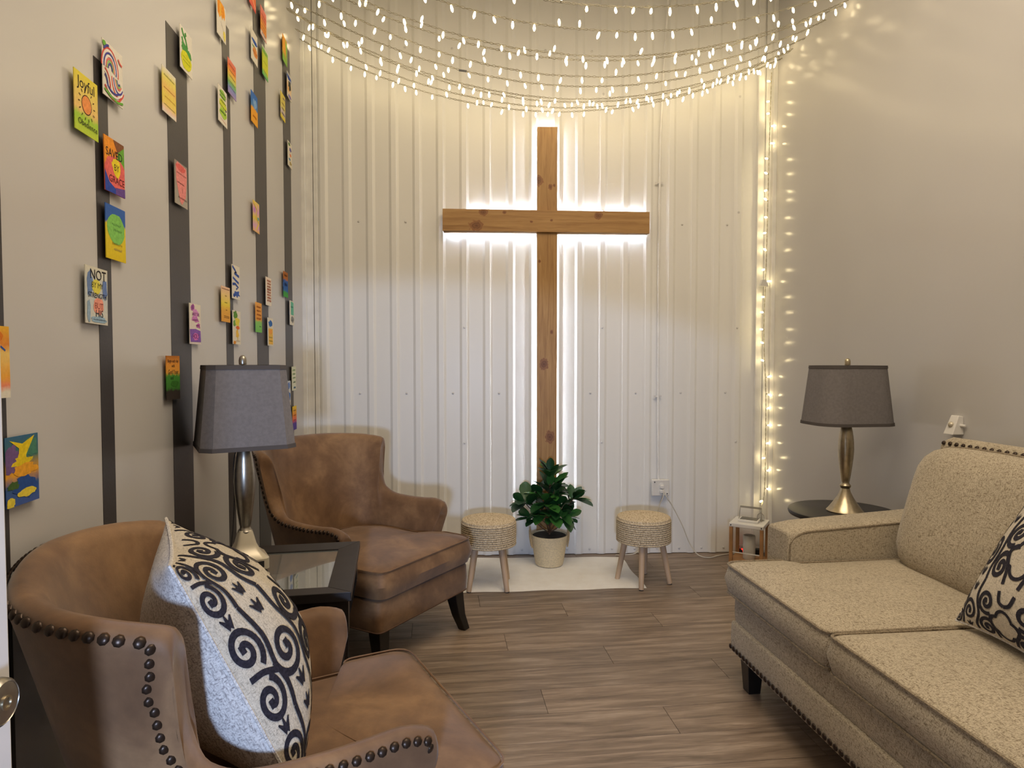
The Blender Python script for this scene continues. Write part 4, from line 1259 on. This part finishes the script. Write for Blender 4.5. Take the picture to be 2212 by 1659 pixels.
# base: lower band slightly proud, upper band set back
b1 = round_outline([S(FX, YN - .0)[:2], S(FX, YFAR)[:2], S(2.16, YFAR)[:2], S(2.16, YN)[:2]], .02, 3)
mb, tp, bt = cushion(b1, .140, .262, (0, 0), edge=.010, crown=0, bulge=.002, noise_a=0); mb.obj('front_rail', 'sofa_fabric', sf)
b2 = round_outline([S(FX + .012, YN)[:2], S(FX + .012, YFAR - .006)[:2], S(2.16, YFAR - .006)[:2], S(2.16, YN)[:2]], .02, 3)
mb, tp, bt = cushion(b2, .258, .362, (0, 0), edge=.014, crown=0, bulge=.004, noise_a=0); mb.obj('deck', 'sofa_fabric', sf)


def arm_mesh(y0, y1, sgn):
    """track arm with rounded top edges; y0 inner face, y1 outer face"""
    x0, x1 = 1.415, 2.14
    m_ = MB(); rows = []
    for i in range(9):
        k = i / 8; x = x0 + (x1 - x0) * k
        zt_ = .612 + .045 * k
        r = .028
        ins = .010 if i == 0 else 0
        prof = [(y0, .14), (y0, zt_ - r - ins)]
        for a in (30, 60, 90): prof.append((y0 + (y1 - y0) / abs(y1 - y0) * (r - r * math.cos(R(a))), zt_ - r - ins + r * math.sin(R(a))))
        for a in (90, 60, 30, 0): prof.append((y1 - (y1 - y0) / abs(y1 - y0) * (r - r * math.cos(R(a))), zt_ - r - ins + r * math.sin(R(a))))
        prof.append((y1, .14))
        rows.append([S(x + (0 if i else 0), y_, z) for y_, z in prof])
    m_.grid(rows)
    n = len(rows[0])
    m_.f.append(tuple(range(n - 1, -1, -1))); m_.f.append(tuple(8 * n + k for k in range(n))); m_.mi += [0, 0]
    pip = [Vector(rows[0][k]) + Vector((-.001, 0, 0)) for k in range(1, n - 1)]
    pipe_in = [Vector(r_[2]) for r_ in rows]
    return m_, pip, pipe_in


for (y0, y1) in ((2.462, 2.640), (.415, .235)):
    m_, pip, pin = arm_mesh(y0, y1, 1)
    a = m_.obj('arm', 'sofa_fabric', sf, angle=50, bevel=.012, seg=3)
    pts = [Vector((pin[0].x + .006, pin[0].y, .30))] + [Vector((pin[0].x + .006, pin[0].y, .52)), Vector((pin[0].x + .014, pin[0].y, .566)), Vector((pin[0].x + .045, pin[0].y, .592))] + pin[1:]
    MB().tube([tuple(p) for p in spline([tuple(p) for p in pts], 4)], .0045, 6).obj('piping', 'sofa_piping', a)

# seat cushions
bounds = [(.425, 1.105), (1.112, 1.790), (1.797, 2.452)]
for i, (y0, y1) in enumerate(bounds):
    cf = 1.155
    if i == 2:
        ol = [S(cf, y0)[:2], S(cf, y1 + .045)[:2], S(1.405, y1 + .045)[:2], S(1.405, y1)[:2], S(1.92, y1)[:2], S(1.92, y0)[:2]]
        rad = [.03, .05, .03, .015, .03, .03]
    elif i == 0:
        ol = [S(cf, y0 - .06)[:2], S(cf, y1)[:2], S(1.92, y1)[:2], S(1.92, y0)[:2], S(1.405, y0)[:2], S(1.405, y0 - .06)[:2]]
        rad = [.05, .03, .03, .03, .015, .03]
    else:
        ol = [S(cf, y0)[:2], S(cf, y1)[:2], S(1.92, y1)[:2], S(1.92, y0)[:2]]; rad = .03
    ctr = (S(1.50, 0)[0], S(0, (y0 + y1) / 2)[1])
    mb, tp, bt = cushion(round_outline(ol, rad, 4), .366, .486, ctr, edge=.022, crown=.026, bulge=.012, noise_a=.006, seed=i * 3)
    c = mb.obj('seat_cushion', 'sofa_fabric', sf)
    MB().tube(tp, .0050, 6, closed=True).obj('piping', 'sofa_piping', c)
    MB().tube(bt, .0045, 6, closed=True).obj('piping', 'sofa_piping', c)
# back frame with rolled top and nail heads
bf = MB(); rows = []
for y_ in [2.440, 2.41, 2.3, 1.8, 1.2, .7, .35]:
    e = .012 if y_ > 2.43 else 0
    prof = [(2.13, .14), (2.075, .50), (2.062, .90 - e), (2.056, .948 - e), (2.064, .977 - e), (2.090, .990 - e), (2.125, .984 - e), (2.145, .960 - e), (2.185, .14)]
    rows.append([S(x, y_, z) for x, z in prof])
bf.grid(rows); n = 9; bf.f += [tuple(range(n - 1, -1, -1)), tuple(6 * n + k for k in range(n))]; bf.mi += [0, 0]
bf.obj('back_frame', 'sofa_fabric', sf, angle=60)
y_ = 2.425
while y_ > .6:
    inst('nail_head', nail_me, sf, S(2.0585, y_, .966), (0, R(-62), 0)); y_ -= .033
y_ = 2.44
while y_ > .5:
    inst('nail_head', nail_me, sf, S(FX - .003, y_, .160), (0, R(-90), 0), (1.15, 1.15, 1.0)); y_ -= .0275
for k in range(1):
    inst('nail_head', nail_me, sf, S(FX + .025, YFAR + .003, .152), (R(-90), 0, 0))


# back cushions: plump boxes leaning on the back
def back_cushion(y0, y1, seed):
    W, H_, T = (y1 - y0), .530, .23
    N = 14; m_ = MB()

    def F(u, v_, side):
        a = 2 * u - 1; c = 2 * v_ - 1
        pw = 5.0
        r = (abs(a) ** pw + abs(c) ** pw) ** (1 / pw)
        e = max(0, 1 - min(1, r) ** 6) ** .5
        bx = .55 + .45 * (1 - a * a) * (1 - c * c)
        th = T / 2 * (.40 * e + .60 * bx * (e ** .5)) * (1 + .08 * noise.noise(Vector((a * 2, c * 2, seed))))
        th *= 1 - .16 * c
        wr = .006 * math.sin(a * 14 + seed) * max(0, c) * e
        # rounded square outline
        k = 1 / max(r, 1e-6) if r > 1 else 1
        yy = a * k * W / 2 * (1 - .03 * c); zz = c * k * H_ / 2 * (1 - .035 * a * a)
        return Vector((-side * (th + wr), yy, zz))
    for side in (1, -1):
        rows = [[F(.5 - .5 * math.cos(PI * k / N), .5 - .5 * math.cos(PI * i / N), side) for k in range(N + 1)] for i in range(N + 1)]
        if side == 1: rows = rows[::-1]
        m_.grid(rows)
    o = m_.obj('back_cushion', 'sofa_fabric', sf, angle=180)
    M = Matrix.Translation(S(1.935, (y0 + y1) / 2, .712)) @ Matrix.Rotation(R(13), 4, 'Y')
    o.matrix_local = M
    pts = []
    for k in range(96):
        t_ = k / 24
        if t_ < 1: q = F(t_, 0, 1)
        elif t_ < 2: q = F(1, t_ - 1, 1)
        elif t_ < 3: q = F(3 - t_, 1, 1)
        else: q = F(0, 4 - t_, 1)
        pts.append(q + Vector((-.004, 0, 0)))
    MB().tube(pts, .0050, 6, closed=True).obj('piping', 'sofa_piping', o)


back_cushion(1.770, 2.425, 1.0); back_cushion(1.100, 1.762, 4.2); back_cushion(.45, 1.092, 7.7)
for (x, y_) in ((1.225, 2.385), (1.225, .5), (2.09, 2.57), (2.09, .35)):
    rows = []
    for z, h in ((0, .024), (.145, .034)): rows.append([(S(x, y_)[0] + sx * h, S(x, y_)[1] + sy * h, z) for sx, sy in ((-1, -1), (1, -1), (1, 1), (-1, 1))])
    m_ = MB(); m_.grid(rows, closeu=True); m_.f += [(3, 2, 1, 0), (4, 5, 6, 7)]; m_.mi += [0, 0]
    m_.obj('leg', 'black_wood', sf, smooth=False, bevel=.002)

# ================================================================== RUG, STOOLS, PLANT, LANTERN
rg = MB(); NX, NY = 24, 12
c4 = [Vector((.13, 3.600, 0)), Vector((1.185, 3.560, 0)), Vector((1.205, 4.150, 0)), Vector((.15, 4.245, 0))]
rows = []
for j in range(NY + 1):
    v_ = j / NY; r_ = []
    for i in range(NX + 1):
        u = i / NX
        p = c4[0].lerp(c4[1], u).lerp(c4[3].lerp(c4[2], u), v_)
        p = p + Vector((.006 * math.sin(v_ * 9) * (1 if i in (0, NX) else 0), .006 * math.sin(u * 17) * (1 if j in (0, NY) else 0), 0))
        ed = i in (0, NX) or j in (0, NY)
        r_.append((p.x, p.y, .001 if ed else .005 + .0012 * noise.noise(Vector((u * 9, v_ * 6, 2)))))
    rows.append(r_)
rg.grid(rows)
rg.obj('rug', 'rug_white', angle=80, label='small white plush rug on the floor under the plant', cat='rug')


def stool(label, loc, rz):
    t = empty('stool', loc, rz, label=label, cat='stool', group='round woven rope stools')
    ht, sb_, rad = .402, .240, .160
    prof = [(.02, sb_), (rad - .03, sb_), (rad - .014, sb_ + .004)]
    nrow = 11; rh = (ht - .030 - sb_) / nrow
    for i in range(nrow):
        zc = sb_ + .006 + rh * (i + .5)
        for k in range(-2, 3):
            a = k / 2 * R(75)
            prof.append((rad - .006 + .006 * math.cos(a), zc + rh / 2 * math.sin(a)))
    r0 = rad - .004; nring = 10
    prof.append((rad - .006, ht - .020))
    for i in range(nring):
        ra = r0 * (1 - i / nring); rb = r0 * (1 - (i + 1) / nring)
        crown = lambda r: ht - .016 * (r / rad) ** 3
        for k in (.1, .35, .65, .9):
            r = ra + (rb - ra) * k
            if r < .003: continue
            prof.append((r, crown(r) + .0028 * math.sin(PI * k)))
    MB().lathe(prof, 40).obj('rope_seat', 'jute_rope', t, angle=80)
    for k in range(4):
        a = R(45 + 90 * k)
        p0 = Vector((.105 * math.cos(a), .105 * math.sin(a), sb_ + .01)); p1 = Vector((.152 * math.cos(a), .152 * math.sin(a), .004))
        lg = MB(); lg.tube([p0, p0.lerp(p1, .5), p1], [.0185, .0165, .0140], 14)
        l_ = lg.obj('leg', 'beech_leg', t)
        MB().tube([p1, p1 + Vector((0, 0, -.004))], .0135, 12).obj('foot_pad', 'leg_foot', l_)
    return t


stool('woven rope stool by the armchair, left of the potted plant', (.290, 3.700, 0), R(-7))
stool('woven rope stool under the outlet box, right of the potted plant', (1.200, 3.665, 0), R(23))

# potted plant
pl_ = empty('potted_plant', (.703, 4.035, .0065), 0, label='dark green leafy plant in a cream woven basket pot before the cross', cat='plant')
pp = [(.080, 0), (.086, .004)]
for i in range(16):
    z = .008 + i * .0112; r = .087 + .026 * (i / 15) ** .8
    pp += [(r + .0018, z + .003), (r, z + .0095)]
pp += [(.116, .190), (.116, .194), (.110, .194), (.106, .182)]
MB().lathe(pp, 32).obj('basket_pot', 'pot_weave', pl_, angle=80)
MB().lathe([(.108, .186), (.06, .190), (.01, .191)], 24).obj('soil', 'soil', pl_)
for sx in (-1, 1):
    MB().tube([tuple(p) for p in spline([(sx * .112, -.022, .115), (sx * .121, -.022, .165), (sx * .124, -.018, .212), (sx * .124, 0, .226), (sx * .124, .018, .212), (sx * .121, .022, .165), (sx * .112, .022, .115)], 5)], .005, 6).obj('pot_handle', 'pot_handle', pl_)


def leaf_mesh(Ln, Wd, fold, curl):
    m_ = MB(); rows = []
    for i, (t, wf) in enumerate(((0, .05), (.12, .22), (.32, .70), (.55, 1.0), (.76, .88), (.92, .45), (1.0, .03))):
        w_ = Wd / 2 * wf
        zc = curl * t * t
        rows.append([(Ln * t, -w_, zc + fold * wf), (Ln * t, 0, zc), (Ln * t, w_, zc + fold * wf)])
    m_.grid(rows)
    return m_.mesh('leaf', 'leaf_green', angle=180)


leafs = [leaf_mesh(.145, .078, .012, -.012), leaf_mesh(.125, .066, .010, .010), leaf_mesh(.100, .054, .008, -.006), leaf_mesh(.155, .080, .014, -.030)]
rr = random.Random(5)
stem = [(0, 0, .17), (.005, 0, .30), (.0, -.005, .44), (.005, -.01, .58)]
MB().tube([tuple(p) for p in spline(stem, 6)], .0065, 6).obj('stem', 'plant_stem', pl_)
clusters = [((.005, -.010, .595), (0, 0, 1), 8, .0), ((.0, -.01, .50), (.1, -.2, 1), 7, .3), ((-.170, -.03, .415), (-.75, -.2, .62), 8, 0), ((.150, -.03, .425), (.75, -.2, .62), 8, 0),
            ((-.03, -.075, .42), (-.25, -.6, .7), 7, 0), ((.05, -.07, .40), (.3, -.6, .7), 7, 0), ((-.130, -.04, .325), (-.85, -.25, .45), 7, 0), ((.118, -.05, .315), (.8, -.3, .5), 7, 0), ((.0, -.095, .345), (0, -.8, .6), 7, 0), ((.07, .05, .44), (.5, .5, .6), 6, 0), ((-.08, .05, .43), (-.5, .5, .6), 6, 0), ((.02, -.06, .48), (.2, -.6, .7), 7, 0), ((-.05, -.05, .37), (-.5, -.7, .3), 7, 0), ((.07, -.06, .36), (.5, -.7, .3), 7, 0)]
for (c_, d_, n, _) in clusters:
    d = Vector(d_).normalized(); c0 = Vector(c_)
    base = Vector((0, 0, max(.20, c0.z - .17)))
    if c0.xy.length > .03:
        MB().tube([tuple(p) for p in spline([tuple(base), tuple(base.lerp(c0, .5) + Vector((0, 0, -.01))), tuple(c0)], 4)], .0038, 5).obj('branch', 'plant_stem', pl_)
    a1 = d.orthogonal().normalized(); a2 = d.cross(a1)
    for k in range(n):
        an = 2 * PI * k / n + rr.uniform(-.3, .3)
        op = R(rr.uniform(38, 74))
        ld = (d * math.cos(op) + (a1 * math.cos(an) + a2 * math.sin(an)) * math.sin(op)).normalized()
        pos = c0 - d * rr.uniform(0, .055)
        side = ld.cross(Vector((0, 0, 1)))
        if side.length < .1: side = Vector((1, 0, 0))
        side.normalize(); up = side.cross(ld)
        M = Matrix((ld, -side, up)).transposed().to_4x4()
        M.translation = pos
        o = inst('leaf', rr.choice(leafs), pl_)
        o.matrix_local = M
    # a young upright leaf in the middle
    o = inst('leaf', leafs[2], pl_)
    side = d.cross(Vector((0, 1, .2))).normalized(); up = side.cross(d)
    M = Matrix((d, -side, up)).transposed().to_4x4(); M.translation = c0 - d * .01; o.matrix_local = M

# lantern in the corner
la = empty('lantern', (1.998, 3.950, 0), R(-38), label='white and wood candle lantern with a handle standing in the corner', cat='lantern')
hl = .105
zl_ = .262
MB().box(-hl, hl, -hl, hl, zl_ - .020, zl_ + .004).obj('top_plate', 'white_lacquer', la, bevel=.003)
MB().box(-hl, hl, -hl, hl, .004, .022).obj('bottom_plate', 'lantern_wood', la, bevel=.002)
for sx in (-1, 1):
    for sy in (-1, 1):
        MB().box(sx * (hl - .012) - .0105, sx * (hl - .012) + .0105, sy * (hl - .012) - .0105, sy * (hl - .012) + .0105, 0, zl_ - .02).obj('post', 'lantern_wood', la, smooth=False, bevel=.002)
        b_ = MB().lathe([(.004, 0), (.004, .002)], 8).obj('bolt', 'outlet_dark', la); b_.matrix_local = Matrix.Translation((sx * (hl - .012), -hl - .0005, zl_ - .008)) @ Matrix.Rotation(R(90), 4, 'X')
for (x0, x1, y0, y1) in ((-hl + .02, hl - .02, -hl + .010, -hl + .014), (-hl + .02, hl - .02, hl - .014, hl - .010)):
    MB().box(x0, x1, y0, y1, .075, .081).obj('cross_rail', 'white_lacquer', la, smooth=False)
lid = MB(); lid.box(-.062, .062, -.046, .046, zl_ + .004, zl_ + .020); lid.obj('lid', 'white_lacquer', la, bevel=.003)
MB().box(-.052, .052, -.034, .034, zl_ + .0195, zl_ + .0225).obj('lid_inset', 'solar_panel', la, smooth=False)
hd_ = MB(); hd_.tube([(-.070, .02, zl_ + .004), (-.066, .040, zl_ + .085), (.066, .040, zl_ + .085), (.070, .02, zl_ + .004)], .0036, 6)
hd_.box(-.066, .066, .037, .043, zl_ + .080, zl_ + .092); hd_.obj('handle', 'handle_grey', la, angle=30)
cn = empty('candle', (1.998, 3.950, .022), 0, label='tall frosted white candle inside the lantern', cat='candle')
MB().lathe([(.036, 0), (.038, .004), (.038, .150), (.035, .154), (.032, .150), (.032, .030), (.005, .028)], 24).obj('glass', 'frosted_glass', cn)
gl = empty('glass_cup', (2.080, 3.962, zl_ + .0055), 0, label='small clear glass standing upside down on the lantern top', cat='glass')
MB().lathe([(.024, 0), (.023, .02), (.019, .034), (.010, .044), (.003, .046)], 20, cap=False).obj('bell', 'clear_glass', gl)
